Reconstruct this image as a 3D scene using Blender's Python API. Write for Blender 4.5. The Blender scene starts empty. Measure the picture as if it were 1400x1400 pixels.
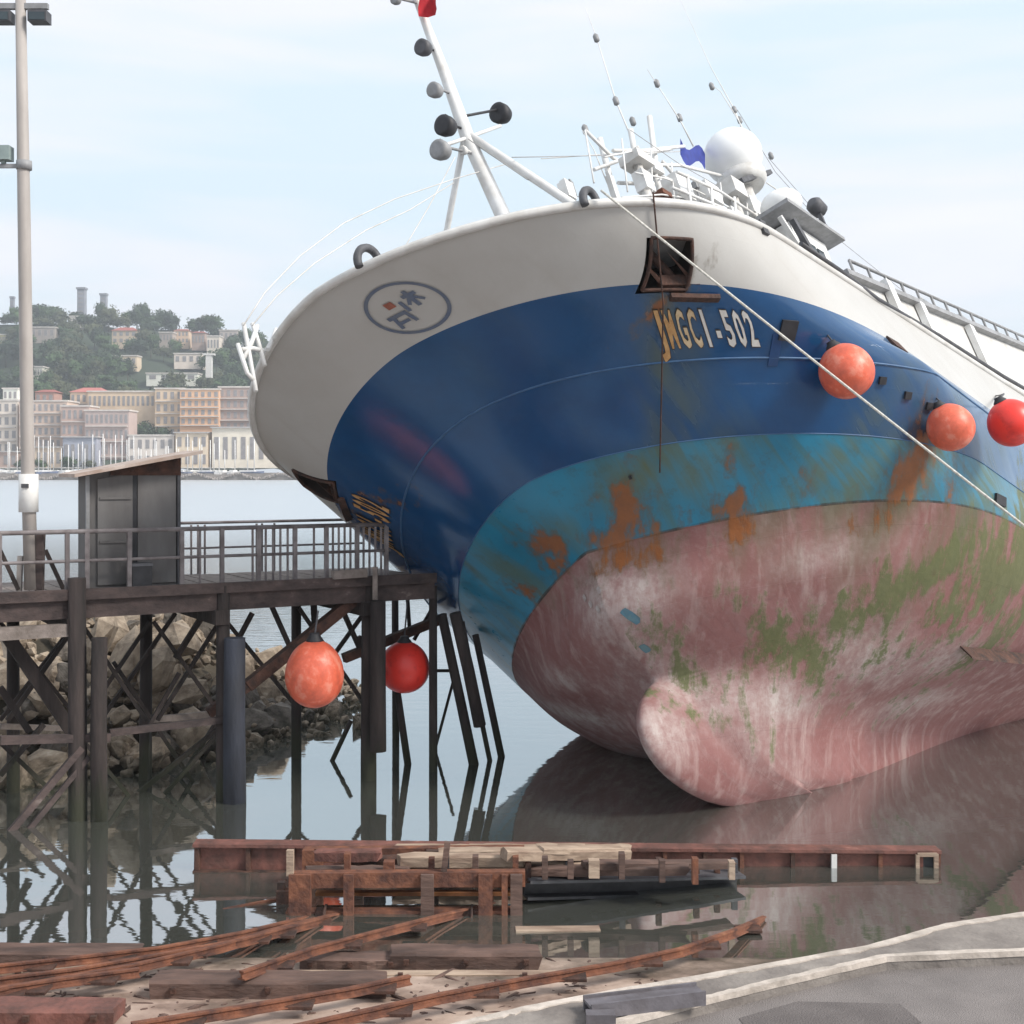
import bpy, bmesh, math, random
import numpy as np
from mathutils import Vector, Matrix
random.seed(7); RNG = np.random.default_rng(7)
R = math.radians
scene = bpy.context.scene
COL = scene.collection

# ------------------------------------------------------------------ camera
F, HC, HV = 1800.0, 4.5, 640.0          # focal length and horizon in 1400-px photo units, eye height in m
cam_d = bpy.data.cameras.new('camera'); cam = bpy.data.objects.new('camera', cam_d); COL.objects.link(cam)
cam.location = (0, 0, HC); cam.rotation_euler = (R(90), 0, 0)
cam_d.sensor_width = 36; cam_d.lens = 36 * F / 1400; cam_d.shift_y = -(700 - HV) / 1400
cam_d.clip_start = 0.1; cam_d.clip_end = 6000
scene.camera = cam

# ------------------------------------------------------------------ sky, sun, exposure
SUN_DIR = Vector((0.68, -0.32, 0.66)).normalized()
world = bpy.data.worlds.new('World'); scene.world = world; world.use_nodes = True
nt = world.node_tree; nt.nodes.clear()
def wn(t, **kw):
    n = nt.nodes.new(t)
    for k, v in kw.items(): setattr(n, k, v)
    return n
sky = wn('ShaderNodeTexSky', sky_type='NISHITA', sun_disc=False)
sky.sun_elevation = math.asin(SUN_DIR.z); sky.sun_rotation = math.atan2(SUN_DIR.x, SUN_DIR.y)
sky.dust_density = 2.0
tc = wn('ShaderNodeTexCoord')
mp = wn('ShaderNodeMapping'); mp.inputs['Scale'].default_value = (1.6, 1.6, 11.0)
nz = wn('ShaderNodeTexNoise'); nz.inputs['Scale'].default_value = 1.6; nz.inputs['Detail'].default_value = 4; nz.inputs['Roughness'].default_value = 0.45; nz.inputs['Distortion'].default_value = 0.3
rp = wn('ShaderNodeValToRGB')
rp.color_ramp.elements[0].position = 0.36; rp.color_ramp.elements[0].color = (5.5, 6.55, 7.3, 1)
rp.color_ramp.elements[1].position = 0.56; rp.color_ramp.elements[1].color = (6.75, 6.95, 7.5, 1)
e = rp.color_ramp.elements.new(0.74); e.color = (7.3, 7.3, 7.6, 1)
mx = wn('ShaderNodeMix', data_type='RGBA'); mx.inputs['Factor'].default_value = 0.94
bg = wn('ShaderNodeBackground'); bg.inputs['Strength'].default_value = 0.112
wo = wn('ShaderNodeOutputWorld')
L = nt.links.new
L(tc.outputs['Generated'], mp.inputs['Vector']); L(mp.outputs[0], nz.inputs['Vector']); L(nz.outputs['Fac'], rp.inputs[0])
L(sky.outputs[0], mx.inputs['A']); L(rp.outputs[0], mx.inputs['B']); L(mx.outputs['Result'], bg.inputs['Color']); L(bg.outputs[0], wo.inputs[0])

sun_d = bpy.data.lights.new('sun', 'SUN'); sun = bpy.data.objects.new('sun', sun_d); COL.objects.link(sun)
sun_d.energy = 3.3; sun_d.angle = R(16); sun_d.color = (1.0, 0.95, 0.88)
sun.rotation_euler = SUN_DIR.to_track_quat('Z', 'Y').to_euler()
vs = scene.view_settings
vs.view_transform = 'Standard'; vs.look = 'None'; vs.exposure = 0.40; vs.gamma = 1.0; vs.use_curve_mapping = False
scene.cycles.max_bounces = 8

# ------------------------------------------------------------------ helpers
def tag(o, label=None, cat=None, group=None, kind=None):
    if label: o['label'] = label
    if cat: o['category'] = cat
    if group: o['group'] = group
    if kind: o['kind'] = kind
    return o
def empty(name, loc=(0, 0, 0), rz=0.0):
    o = bpy.data.objects.new(name, None); COL.objects.link(o)
    o.location = loc; o.rotation_euler = (0, 0, rz); o.empty_display_size = 0.2
    return o
def link(name, me, parent=None):
    o = bpy.data.objects.new(name, me); COL.objects.link(o)
    if parent is not None: o.parent = parent
    return o
def copy_tree(o, parent=None):
    c = o.copy(); COL.objects.link(c)
    if parent is not None: c.parent = parent
    for ch in list(o.children): copy_tree(ch, c)
    return c

class MB:
    """collects shapes and links them as one mesh object"""
    def __init__(s): s.v = []; s.f = []; s.sm = []
    def add(s, vs, fs, smooth=False):
        n = len(s.v); s.v += [tuple(map(float, v)) for v in vs]
        s.f += [tuple(i + n for i in f) for f in fs]; s.sm += [smooth] * len(fs)
        return s
    def box(s, c, d, M=None):
        c = Vector(c); h = [x / 2 for x in d]; vs = []
        for x in (-1, 1):
            for y in (-1, 1):
                for z in (-1, 1):
                    p = Vector((x * h[0], y * h[1], z * h[2]))
                    if M is not None: p = M @ p
                    vs.append(c + p)
        return s.add(vs, [(0, 1, 3, 2), (4, 6, 7, 5), (0, 4, 5, 1), (2, 3, 7, 6), (0, 2, 6, 4), (1, 5, 7, 3)])
    def beam(s, a, b, w, h, up=(0, 0, 1)):
        a = Vector(a); b = Vector(b); d = (b - a); ln = d.length; d.normalize()
        up = Vector(up)
        if abs(d.dot(up)) > 0.95: up = Vector((0, 1, 0)) if abs(d.y) < 0.9 else Vector((1, 0, 0))
        sd = d.cross(up).normalized(); u2 = sd.cross(d)
        return s.box((a + b) / 2, (ln, w, h), Matrix((d, sd, u2)).transposed())
    def tube(s, pts, r, n=8, caps=True):
        pts = [Vector(p) for p in pts]; m = len(pts)
        rs = r if isinstance(r, (list, tuple)) else [r] * m
        vs = []; prev = None
        for i, p in enumerate(pts):
            d = (pts[min(i + 1, m - 1)] - pts[max(i - 1, 0)]).normalized()
            if prev is None:
                ref = Vector((0, 0, 1)) if abs(d.z) < 0.9 else Vector((1, 0, 0))
                x = d.cross(ref).normalized()
            else: x = (prev - d * prev.dot(d)).normalized()
            prev = x; y = d.cross(x)
            for k in range(n):
                an = 2 * math.pi * k / n
                vs.append(p + (x * math.cos(an) + y * math.sin(an)) * rs[i])
        fs = []
        for i in range(m - 1):
            for k in range(n):
                a = i * n + k; b = i * n + (k + 1) % n
                fs.append((a, b, b + n, a + n))
        if caps: s.add(vs, fs, True); k0 = len(s.v) - len(vs); s.f += [tuple(k0 + k for k in range(n - 1, -1, -1)), tuple(k0 + (m - 1) * n + k for k in range(n))]; s.sm += [False, False]
        else: s.add(vs, fs, True)
        return s
    def lathe(s, c, prof, n=20, M=None):
        """prof: list of (r, z)"""
        c = Vector(c); vs = []; fs = []
        for r, z in prof:
            for k in range(n):
                an = 2 * math.pi * k / n; p = Vector((r * math.cos(an), r * math.sin(an), z))
                if M is not None: p = M @ p
                vs.append(c + p)
        m = len(prof)
        for i in range(m - 1):
            for k in range(n):
                a = i * n + k; b = i * n + (k + 1) % n
                fs.append((a, b, b + n, a + n))
        s.add(vs, fs, True); k0 = len(s.v) - len(vs)
        s.f += [tuple(k0 + k for k in range(n - 1, -1, -1)), tuple(k0 + (m - 1) * n + k for k in range(n))]; s.sm += [False, False]
        return s
    def mesh(s, name, mat):
        me = bpy.data.meshes.new(name); me.from_pydata(s.v, [], s.f); me.update()
        me.polygons.foreach_set('use_smooth', s.sm)
        if mat is not None: me.materials.append(mat)
        return me
    def build(s, name, mat, parent=None):
        return link(name, s.mesh(name, mat), parent)

# ------------------------------------------------------------------ materials
def mat(name, c1, c2=None, scale=4.0, rough=0.7, metal=0.0, bump=0.0, stretch=(1, 1, 1), c3=None, lo=0.35, hi=0.65, spec=0.5, detail=6, bscale=None, coat=0.0, tide=None):
    m = bpy.data.materials.new(name); m.use_nodes = True; t = m.node_tree; N = t.nodes; K = t.links.new
    b = N['Principled BSDF']; b.inputs['Roughness'].default_value = rough; b.inputs['Metallic'].default_value = metal
    b.inputs['Specular IOR Level'].default_value = spec
    if coat: b.inputs['Coat Weight'].default_value = coat
    c2 = c2 or tuple(x * 0.75 for x in c1)
    tc = N.new('ShaderNodeTexCoord'); oi = N.new('ShaderNodeObjectInfo')
    ad = N.new('ShaderNodeVectorMath'); ad.operation = 'ADD'
    sc = N.new('ShaderNodeVectorMath'); sc.operation = 'SCALE'; sc.inputs['Scale'].default_value = 37.0
    K(oi.outputs['Random'], sc.inputs[0]); K(tc.outputs['Object'], ad.inputs[0]); K(sc.outputs[0], ad.inputs[1])
    mp = N.new('ShaderNodeMapping'); mp.inputs['Scale'].default_value = stretch; K(ad.outputs[0], mp.inputs[0])
    nz = N.new('ShaderNodeTexNoise'); nz.inputs['Scale'].default_value = scale; nz.inputs['Detail'].default_value = detail; nz.inputs['Roughness'].default_value = 0.6
    K(mp.outputs[0], nz.inputs['Vector'])
    rp = N.new('ShaderNodeValToRGB'); K(nz.outputs['Fac'], rp.inputs[0])
    rp.color_ramp.elements[0].position = lo; rp.color_ramp.elements[0].color = (*c2, 1)
    rp.color_ramp.elements[1].position = hi; rp.color_ramp.elements[1].color = (*c1, 1)
    if c3: e = rp.color_ramp.elements.new(min(hi + 0.12, 0.98)); e.color = (*c3, 1)
    colo = rp.outputs[0]
    if tide is not None:
        g = N.new('ShaderNodeNewGeometry'); sx = N.new('ShaderNodeSeparateXYZ'); K(g.outputs['Position'], sx.inputs[0])
        a = N.new('ShaderNodeMath'); a.operation = 'MULTIPLY_ADD'; a.inputs[1].default_value = 0.9; K(nz.outputs['Fac'], a.inputs[0]); K(sx.outputs['Z'], a.inputs[2])
        q = N.new('ShaderNodeMapRange'); q.inputs['From Min'].default_value = tide + .35; q.inputs['From Max'].default_value = tide + .75; K(a.outputs[0], q.inputs['Value'])
        x = N.new('ShaderNodeMix'); x.data_type = 'RGBA'; K(q.outputs[0], x.inputs['Factor']); x.inputs['A'].default_value = (0.030, 0.031, 0.018, 1); K(colo, x.inputs['B']); colo = x.outputs['Result']
    K(colo, b.inputs['Base Color'])
    if bump:
        n2 = N.new('ShaderNodeTexNoise'); n2.inputs['Scale'].default_value = bscale or scale * 4; n2.inputs['Detail'].default_value = 5
        K(mp.outputs[0], n2.inputs['Vector'])
        bp = N.new('ShaderNodeBump'); bp.inputs['Strength'].default_value = bump; bp.inputs['Distance'].default_value = 0.03
        K(n2.outputs['Fac'], bp.inputs['Height']); K(bp.outputs[0], b.inputs['Normal'])
    return m

M_white = mat('white_paint', (0.80, 0.80, 0.79), (0.62, 0.60, 0.57), 3, 0.45)
M_offwhite = mat('off_white_paint', (0.66, 0.65, 0.63), (0.5, 0.48, 0.45), 3, 0.5)
M_radome = mat('radome_plastic', (0.84, 0.84, 0.83), (0.78, 0.78, 0.77), 2, 0.4)
M_black = mat('black_fitting', (0.03, 0.03, 0.035), (0.015, 0.015, 0.018), 8, 0.6)
M_dgrey = mat('dark_grey_metal', (0.09, 0.09, 0.10), (0.05, 0.05, 0.055), 6, 0.6)
M_grey = mat('grey_metal', (0.30, 0.30, 0.31), (0.2, 0.2, 0.2), 5, 0.55)
M_rust = mat('rusty_steel', (0.22, 0.085, 0.045), (0.07, 0.03, 0.022), 5, 0.85, bump=0.5, c3=(0.30, 0.15, 0.08))
M_rustdark = mat('dark_rusty_steel', (0.10, 0.045, 0.03), (0.03, 0.018, 0.015), 6, 0.85, bump=0.5)
M_redoxide = mat('red_oxide_steel', (0.21, 0.085, 0.066), (0.085, 0.042, 0.034), 4, 0.85, bump=0.5, c3=(0.34, 0.21, 0.16), detail=10)
M_pile = mat('weathered_pile_timber', (0.048, 0.035, 0.032), (0.018, 0.014, 0.013), 5, 0.9, bump=0.6, stretch=(1, 1, 0.2), c3=(0.085, 0.06, 0.052), tide=.35)
M_pier = mat('pier_timber', (0.085, 0.060, 0.055), (0.035, 0.026, 0.025), 5, 0.9, bump=0.5, stretch=(0.4, 1, 1), c3=(0.19, 0.15, 0.135))
M_plank = mat('grey_plank', (0.24, 0.20, 0.18), (0.14, 0.115, 0.10), 6, 0.9, bump=0.4)
M_paletimber = mat('pale_old_timber', (0.42, 0.32, 0.24), (0.22, 0.15, 0.11), 6, 0.9, bump=0.5, stretch=(0.3, 1, 1))
M_brown = mat('brown_sleeper_timber', (0.145, 0.088, 0.07), (0.06, 0.037, 0.03), 5, 0.9, bump=0.6, stretch=(0.3, 1, 1), c3=(0.30, 0.21, 0.17))
M_tyre = mat('black_rubber_fender', (0.035, 0.04, 0.058), (0.02, 0.022, 0.03), 4, 0.75, bump=0.4, stretch=(1, 1, .3), c3=(0.16, 0.15, 0.16))
M_shed = mat('grey_shed_sheet', (0.165, 0.158, 0.155), (0.115, 0.108, 0.105), 3, 0.85, stretch=(1, 1, 0.3))
M_beige = mat('beige_roof_sheet', (0.46, 0.385, 0.34), (0.30, 0.22, 0.18), 4, 0.8)
M_pole = mat('beige_pole_paint', (0.40, 0.365, 0.34), (0.30, 0.27, 0.25), 3, 0.6, stretch=(1, 1, 0.3))
M_rail = mat('pier_rail_paint', (0.23, 0.205, 0.205), (0.12, 0.10, 0.10), 5, 0.7)
M_rope = mat('pale_rope', (0.72, 0.70, 0.64), (0.45, 0.43, 0.38), 30, 0.9)
M_wire = mat('grey_wire', (0.38, 0.37, 0.38), (0.25, 0.25, 0.25), 20, 0.6)
M_buoyo = mat('faded_orange_vinyl', (0.72, 0.135, 0.07), (0.50, 0.095, 0.055), 6, 0.45, bump=0.08, c3=(0.76, 0.24, 0.16), lo=.28, hi=.52, detail=11)
M_buoyr = mat('red_vinyl', (0.84, 0.045, 0.03), (0.58, 0.025, 0.02), 6, 0.38, lo=.28, hi=.5, detail=11)
M_flag = mat('red_cloth', (0.5, 0.02, 0.03), (0.35, 0.012, 0.02), 6, 0.9)
M_blue = mat('blue_cloth', (0.03, 0.05, 0.28), (0.02, 0.03, 0.18), 6, 0.8)
M_glass = mat('dark_window_glass', (0.05, 0.07, 0.08), (0.03, 0.04, 0.05), 2, 0.1)
M_ltblue = mat('pale_blue_weld_paint', (0.05, 0.13, 0.26), (0.03, 0.09, 0.2), 6, 0.5)
M_rock = mat('tan_rock', (0.38, 0.31, 0.235), (0.17, 0.13, 0.095), 2.2, 0.95, bump=0.8, c3=(0.52, 0.45, 0.365), bscale=7, tide=.0)
M_rock2 = mat('grey_rock', (0.20, 0.175, 0.15), (0.075, 0.065, 0.055), 2.2, 0.95, bump=0.8, bscale=7, tide=.0)
M_mud = mat('bank_soil', (0.11, 0.09, 0.065), (0.05, 0.042, 0.03), 2, 0.95, bump=0.8)
M_ramp = mat('slipway_concrete', (0.45, 0.34, 0.275), (0.24, 0.155, 0.12), 1.6, 0.9, bump=0.35, bscale=14, c3=(0.56, 0.46, 0.39), detail=10, tide=-.05)
M_kerb = mat('kerb_concrete', (0.27, 0.24, 0.215), (0.15, 0.13, 0.118), 2.2, 0.9, bump=0.4, bscale=20)
M_kerbtop = mat('pale_concrete', (0.58, 0.51, 0.45), (0.34, 0.295, 0.255), 5, 0.9, bump=0.3, bscale=20)
M_asphalt = mat('asphalt', (0.225, 0.20, 0.19), (0.165, 0.147, 0.14), 1.7, 0.9, bump=0.6, bscale=90, c3=(0.225, 0.20, 0.19), detail=14)
M_plate = mat('weathered_steel_plate', (0.15, 0.14, 0.155), (0.09, 0.08, 0.085), 5, 0.6, bump=0.2, c3=(0.24, 0.15, 0.12))
M_hill = mat('hill_ground', (0.04, 0.06, 0.028), (0.025, 0.04, 0.022), 0.03, 0.95)
M_fol = [mat('dark_foliage', (0.040, 0.070, 0.030), (0.022, 0.038, 0.020), 0.35, 0.9),
         mat('green_foliage', (0.065, 0.115, 0.038), (0.035, 0.06, 0.026), 0.35, 0.9),
         mat('olive_foliage', (0.085, 0.095, 0.042), (0.05, 0.06, 0.03), 0.35, 0.9)]
M_bark = mat('bark', (0.10, 0.075, 0.055), None, 3, 0.95)
M_stone = mat('breakwater_stone', (0.32, 0.28, 0.26), (0.2, 0.18, 0.165), 0.6, 0.95)

# ------------------------------------------------------------------ placing by the photo's lines of sight
def ray(u, v): return Vector(((u - 700) / F, 1.0, -(v - HV) / F))
def at_y(u, v, y):
    d = ray(u, v); return Vector((d.x * y, y, HC + d.z * y))
def at_z(u, v, z):
    d = ray(u, v); y = (z - HC) / d.z; return Vector((d.x * y, y, z))

# ================================================================== SETTING
# water
def water_material():
    m = bpy.data.materials.new('harbour_water'); m.use_nodes = True; t = m.node_tree; N = t.nodes; K = t.links.new
    N.clear(); out = N.new('ShaderNodeOutputMaterial')
    tc = N.new('ShaderNodeTexCoord')
    mp = N.new('ShaderNodeMapping'); mp.inputs['Scale'].default_value = (0.55, 1.5, 1); K(tc.outputs['Object'], mp.inputs[0])
    n1 = N.new('ShaderNodeTexNoise'); n1.inputs['Scale'].default_value = 2.2; n1.inputs['Detail'].default_value = 3; K(mp.outputs[0], n1.inputs['Vector'])
    n0 = N.new('ShaderNodeTexNoise'); n0.inputs['Scale'].default_value = 0.35; n0.inputs['Detail'].default_value = 2; K(mp.outputs[0], n0.inputs['Vector'])
    ad = N.new('ShaderNodeMath'); ad.operation = 'MULTIPLY_ADD'; ad.inputs[1].default_value = 0.5; K(n0.outputs['Fac'], ad.inputs[0]); K(n1.outputs['Fac'], ad.inputs[2])
    bp = N.new('ShaderNodeBump'); bp.inputs['Strength'].default_value = 0.11; sx = N.new('ShaderNodeSeparateXYZ'); K(tc.outputs['Object'], sx.inputs[0]); my = N.new('ShaderNodeMapRange'); my.inputs['From Min'].default_value = 18; my.inputs['From Max'].default_value = 90; my.inputs['To Min'].default_value = 0.035; my.inputs['To Max'].default_value = 1.0; K(sx.outputs['Y'], my.inputs['Value']); K(my.outputs[0], bp.inputs['Strength']); bp.inputs['Distance'].default_value = 0.05; K(ad.outputs[0], bp.inputs['Height'])
    gl = N.new('ShaderNodeBsdfGlossy'); gl.inputs['Roughness'].default_value = 0.03; gl.inputs['Color'].default_value = (0.93, 0.96, 0.98, 1); K(bp.outputs[0], gl.inputs['Normal'])
    mq = N.new('ShaderNodeMapRange'); mq.inputs['From Min'].default_value = 25; mq.inputs['From Max'].default_value = 120; mq.inputs['To Min'].default_value = 0.025; mq.inputs['To Max'].default_value = 0.36; K(sx.outputs['Y'], mq.inputs['Value']); K(mq.outputs[0], gl.inputs['Roughness'])
    df = N.new('ShaderNodeBsdfDiffuse'); df.inputs['Color'].default_value = (0.12, 0.125, 0.108, 1)
    tr = N.new('ShaderNodeBsdfTransparent'); tr.inputs['Color'].default_value = (0.62, 0.58, 0.46, 1)
    m1 = N.new('ShaderNodeMixShader'); m1.inputs[0].default_value = 0.45; K(df.outputs[0], m1.inputs[1]); K(tr.outputs[0], m1.inputs[2])
    fr = N.new('ShaderNodeFresnel'); fr.inputs['IOR'].default_value = 1.4; K(bp.outputs[0], fr.inputs['Normal'])
    mr = N.new('ShaderNodeMapRange'); mr.inputs['To Min'].default_value = 0.42; mr.inputs['To Max'].default_value = 1.0; K(fr.outputs[0], mr.inputs['Value'])
    m2 = N.new('ShaderNodeMixShader'); K(mr.outputs[0], m2.inputs[0]); K(m1.outputs[0], m2.inputs[1]); K(gl.outputs[0], m2.inputs[2])
    K(m2.outputs[0], out.inputs['Surface'])
    return m
def sheet(name, pts, m, thick=None):
    b = MB(); n = len(pts); b.add(pts, [tuple(range(n))])
    o = b.build(name, m); tag(o, kind='structure'); return o
sheet('water', [(-900, 5, 0), (900, 5, 0), (900, 1050, 0), (-900, 1050, 0)], water_material())
sheet('seabed', [(-900, 4, -2.2), (900, 4, -2.2), (900, 1060, -2.2), (-900, 1060, -2.2)], M_mud)

# slipway ramp (slopes into the water)
RS = 0.15; RY = 12.1
def rz(y): return min((RY - y) * RS, 0.60)
b = MB(); ys = [2.0, 6.0, 8.0, 9.0, 10, 11, 12, 14, 18, 24]; xs = [-14, -9, -5, -3, -1, 1, 3, 6]
vs = [(x, y, rz(y)) for y in ys for x in xs]; nx = len(xs)
b.add(vs, [(j * nx + i, j * nx + i + 1, (j + 1) * nx + i + 1, (j + 1) * nx + i) for j in range(len(ys) - 1) for i in range(nx - 1)])
tag(b.build('slipway_ramp', M_ramp), kind='structure')

# asphalt yard with its kerb
AZ = 0.62
a1 = at_z(770, 1420, AZ); a2 = at_z(875, 1393, AZ); a3 = at_z(993, 1361, AZ); a4 = at_z(1212, 1312, AZ); a5 = at_z(1400, 1304, AZ); a6 = at_z(1800, 1288, AZ); a7 = at_z(2600, 1259, AZ)
far = a7 + Vector((6, 1.2, 0))
edge = [a1, a2, a3, a4, a5, a6, a7, far]
pts = [(-2.5, 3, AZ), (30, 3, AZ)] + [(30, far.y, AZ)] + [tuple(p) for p in reversed(edge)]
o = sheet('asphalt_yard', pts, M_asphalt)
sheet('ground', [(-60, -60, AZ - 0.02), (60, -60, AZ - 0.02), (60, 3.2, AZ - 0.02), (-60, 3.2, AZ - 0.02)], M_asphalt)
pt_ = [at_z(u, v, AZ + .004) for u, v in ((1010, 1392), (1090, 1369), (1230, 1372), (1260, 1398), (1180, 1420), (1030, 1418))]
pb1 = MB().add(pt_, [tuple(range(6))]).build('asphalt_patch', mat('patched_asphalt', (0.15, 0.132, 0.126), (0.115, 0.10, 0.096), 3, .9, bump=.6, bscale=70), o)
# kerb: far edge (top, pale) to near edge
KZ = AZ + 0.10
k_far = [at_z(u, v, KZ) for u, v in ((500, 1432), (640, 1396), (720, 1377), (860, 1351), (1025, 1323), (1186, 1294), (1293, 1264), (1400, 1248), (1560, 1226), (1800, 1200), (2600, 1118))]
k_near = [at_z(u, v, KZ) for u, v in ((660, 1452), (770, 1420), (875, 1391), (950, 1371), (1030, 1351), (1120, 1330), (1212, 1309), (1400, 1301), (1560, 1293), (1800, 1284), (2600, 1255))]
b = MB(); n = len(k_far)
vs = []
for a, c in zip(k_far, k_near):
    vs += [(a.x, a.y, -0.8), (a.x, a.y, KZ), (c.x, c.y, KZ), (c.x, c.y, AZ - 0.05)]
fs = []
for i in range(n - 1):
    for k in range(3):
        q = i * 4 + k; fs.append((q, q + 4, q + 5, q + 1))
b.add(vs, fs); kerb = tag(b.build('kerb', M_kerb), kind='structure')
b = MB()     # pale worn arrises along the two edges of the kerb
def dense(P, n=8): return [P[i].lerp(P[i + 1], k / n) for i in range(len(P) - 1) for k in range(n)] + [P[-1]]
rk = random.Random(8)
for P, w0, sg in ((k_far, .085, -1), (k_near, .06, 1)):      # worn pale edging strip, a thin slab with ragged sides
    D_ = dense(P, 10); vs = []
    for p in D_:
        w_ = w0 * rk.uniform(.7, 1.15); q = Vector((0, sg * w_, 0)); a_ = Vector((0, -sg * .006 + rk.uniform(-.004, .004), 0)); zt = Vector((0, 0, .010))
        vs += [p + a_ - Vector((0, 0, .035)), p + a_ + zt, p + q + zt, p + q - Vector((0, 0, .01))]
    b.add(vs, [(4 * m + k, 4 * m + k + 1, 4 * m + k + 5, 4 * m + k + 4) for m in range(len(D_) - 1) for k in range(3)])
b.build('kerb_edge', M_kerbtop, kerb)

# ================================================================== THE SHIP
# hull form in ship axes: x forward, y to port, z up; level lines (stem x, height, half-beam, entrance length, two fullness exponents, sheer)
SM = np.array([[-0.6364, 0.7382, -0.2239], [-0.7508, -0.5262, 0.3992], [0.1769, 0.4222, 0.8891]])
SO = np.array([1.50745895, 15.5511143, -0.00827893])
q_, r_ = np.linalg.qr(SM); SM = q_ * np.sign(np.diag(r_))      # exact rotation
LV = np.array([[-3.395, -0.004, 0.504, 6.0, 2.142, 1.0, 0.0], [-1.771, 1.267, 0.927, 2.6, 2.189, 1.395, 0.0], [-1.532, 2.013, 2.75, 3.9, 1.891, 1.30, 0.201], [-0.708, 2.957, 3.585, 4.95, 2.26, 1.28, 1.002],
    [-0.561, 3.912, 4.108, 4.895, 2.554, 1.16, 1.609], [0.344, 4.8, 4.268, 4.579, 1.724, 1.62, 2.121], [1.258, 5.585, 4.503, 4.133, 1.2, 1.898, 1.861],
    [2.367, 6.19, 4.232, 6.826, 3.212, 1.764, 1.619], [3.662, 6.634, 3.966, 4.353, 2.339, 1.586, 0.139]])
LOA = 36.0
def level(k, u):
    xs, zb, B, Ln, a, b, sh = LV[k]
    q = np.clip(u / Ln, 0, 1)
    y = B * np.maximum(1 - (1 - q) ** a, 0) ** (1 / b)
    y = y * (1 - 0.3 * np.clip((u - 26) / 10, 0, 1) ** 2)
    return xs + np.zeros_like(u), y, zb - sh * (1 - np.exp(-u / 9.0))
def bulb(x, z):
    d = -0.72 - x
    p = np.where(d < 2.2, np.sqrt(np.maximum(1 - (1 - np.clip(d, 0, 2.2) / 2.2) ** 2, 0)), 1 - 0.5 * np.clip((d - 2.2) / 7, 0, 1))
    k = (z - 1.45) / 1.0
    return 0.40 * np.sqrt(np.maximum(p ** 2 - k ** 2, 0))
def row(t, u):
    """points of the level line t at distances u aft of its stem (port side)"""
    t = min(max(t, 0.0), 8.0); k = min(int(t), 7); f = t - k
    def get(j):
        return np.stack(level(min(max(j, 0), 8), u))
    p0, p1, p2, p3 = get(k - 1), get(k), get(k + 1), get(k + 2)
    m1 = (p2 - p0) * (0.5 if k > 0 else 1); m2 = (p3 - p1) * (0.5 if k < 7 else 1)
    f2, f3 = f * f, f ** 3
    P = p1 * (2 * f3 - 3 * f2 + 1) + m1 * (f3 - 2 * f2 + f) + p2 * (3 * f2 - 2 * f3) + m2 * (f3 - f2)
    xs, y, z = P
    y = np.maximum(y, 0)
    if t >= 4: return np.stack([xs - u, y, z], 1)
    z0 = z[0]; k0 = abs((z0 - 1.45) / 1.0)
    xb = -0.72 - 2.2 * (1 - math.sqrt(max(1 - k0 * k0, 0))) if k0 < 1 else -99
    x0 = max(xs[0], xb); x = x0 - u
    uu = np.maximum(xs[0] - x, 0)
    yh = np.interp(uu, u, y); zz = np.interp(uu, u, z)
    yb = bulb(x, zz)
    kk = np.minimum(1.4, u * 1.0) + 1e-6
    h = np.maximum(kk - np.abs(yh - yb), 0) / kk
    yy = np.maximum(yh, yb) + 0.25 * kk * h * h * (yb > 0)
    yy[0] = 0
    return np.stack([x, yy, zz], 1)
UD = np.concatenate([np.linspace(0, 1, 160) ** 2 * 8, np.linspace(8.1, LOA, 160)])
_rc = {}
def rowd(t):
    k = round(t, 4)
    if k not in _rc:
        P = row(k, UD); s = np.r_[0, np.cumsum(np.linalg.norm(np.diff(P, axis=0), axis=1))]
        _rc[k] = (P, s)
    return _rc[k]
def hull_pt(a, t):
    """ship-axes point at signed arc length a from the stem (port positive) on level line t"""
    P, s = rowd(t); aa = abs(a)
    p = np.array([np.interp(aa, s, P[:, i]) for i in range(3)])
    if a < 0: p[1] = -p[1]
    return p
def hull_n(a, t):
    du = hull_pt(a + 0.04, t) - hull_pt(a - 0.04, t); dt = hull_pt(a, min(t + 0.03, 8)) - hull_pt(a, t - 0.03)
    n = np.cross(dt, du); n /= np.linalg.norm(n)
    if n[0] * 0.3 + n[1] * (1 if a > 0 else -1) < 0: n = -n
    return n
def to_w(p): return Vector(SM @ np.asarray(p) + SO)
def sp(u, v, yy):
    """ship-axes point where a line of sight meets the ship's fore-and-aft plane y = yy"""
    d = SM.T @ np.array(ray(u, v)); c = SM.T @ (np.array([0, 0, HC]) - SO)
    s = (yy - c[1]) / d[1]; return Vector(c + s * d)
def spx(u, v, zz):
    d = SM.T @ np.array(ray(u, v)); c = SM.T @ (np.array([0, 0, HC]) - SO)
    s = (zz - c[2]) / d[2]; return Vector(c + s * d)
def projw(P):
    W = P @ SM.T + SO
    return np.stack([700 + F * W[:, 0] / W[:, 1], HV - F * (W[:, 2] - HC) / W[:, 1]], 1)
_grid = {}
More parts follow.
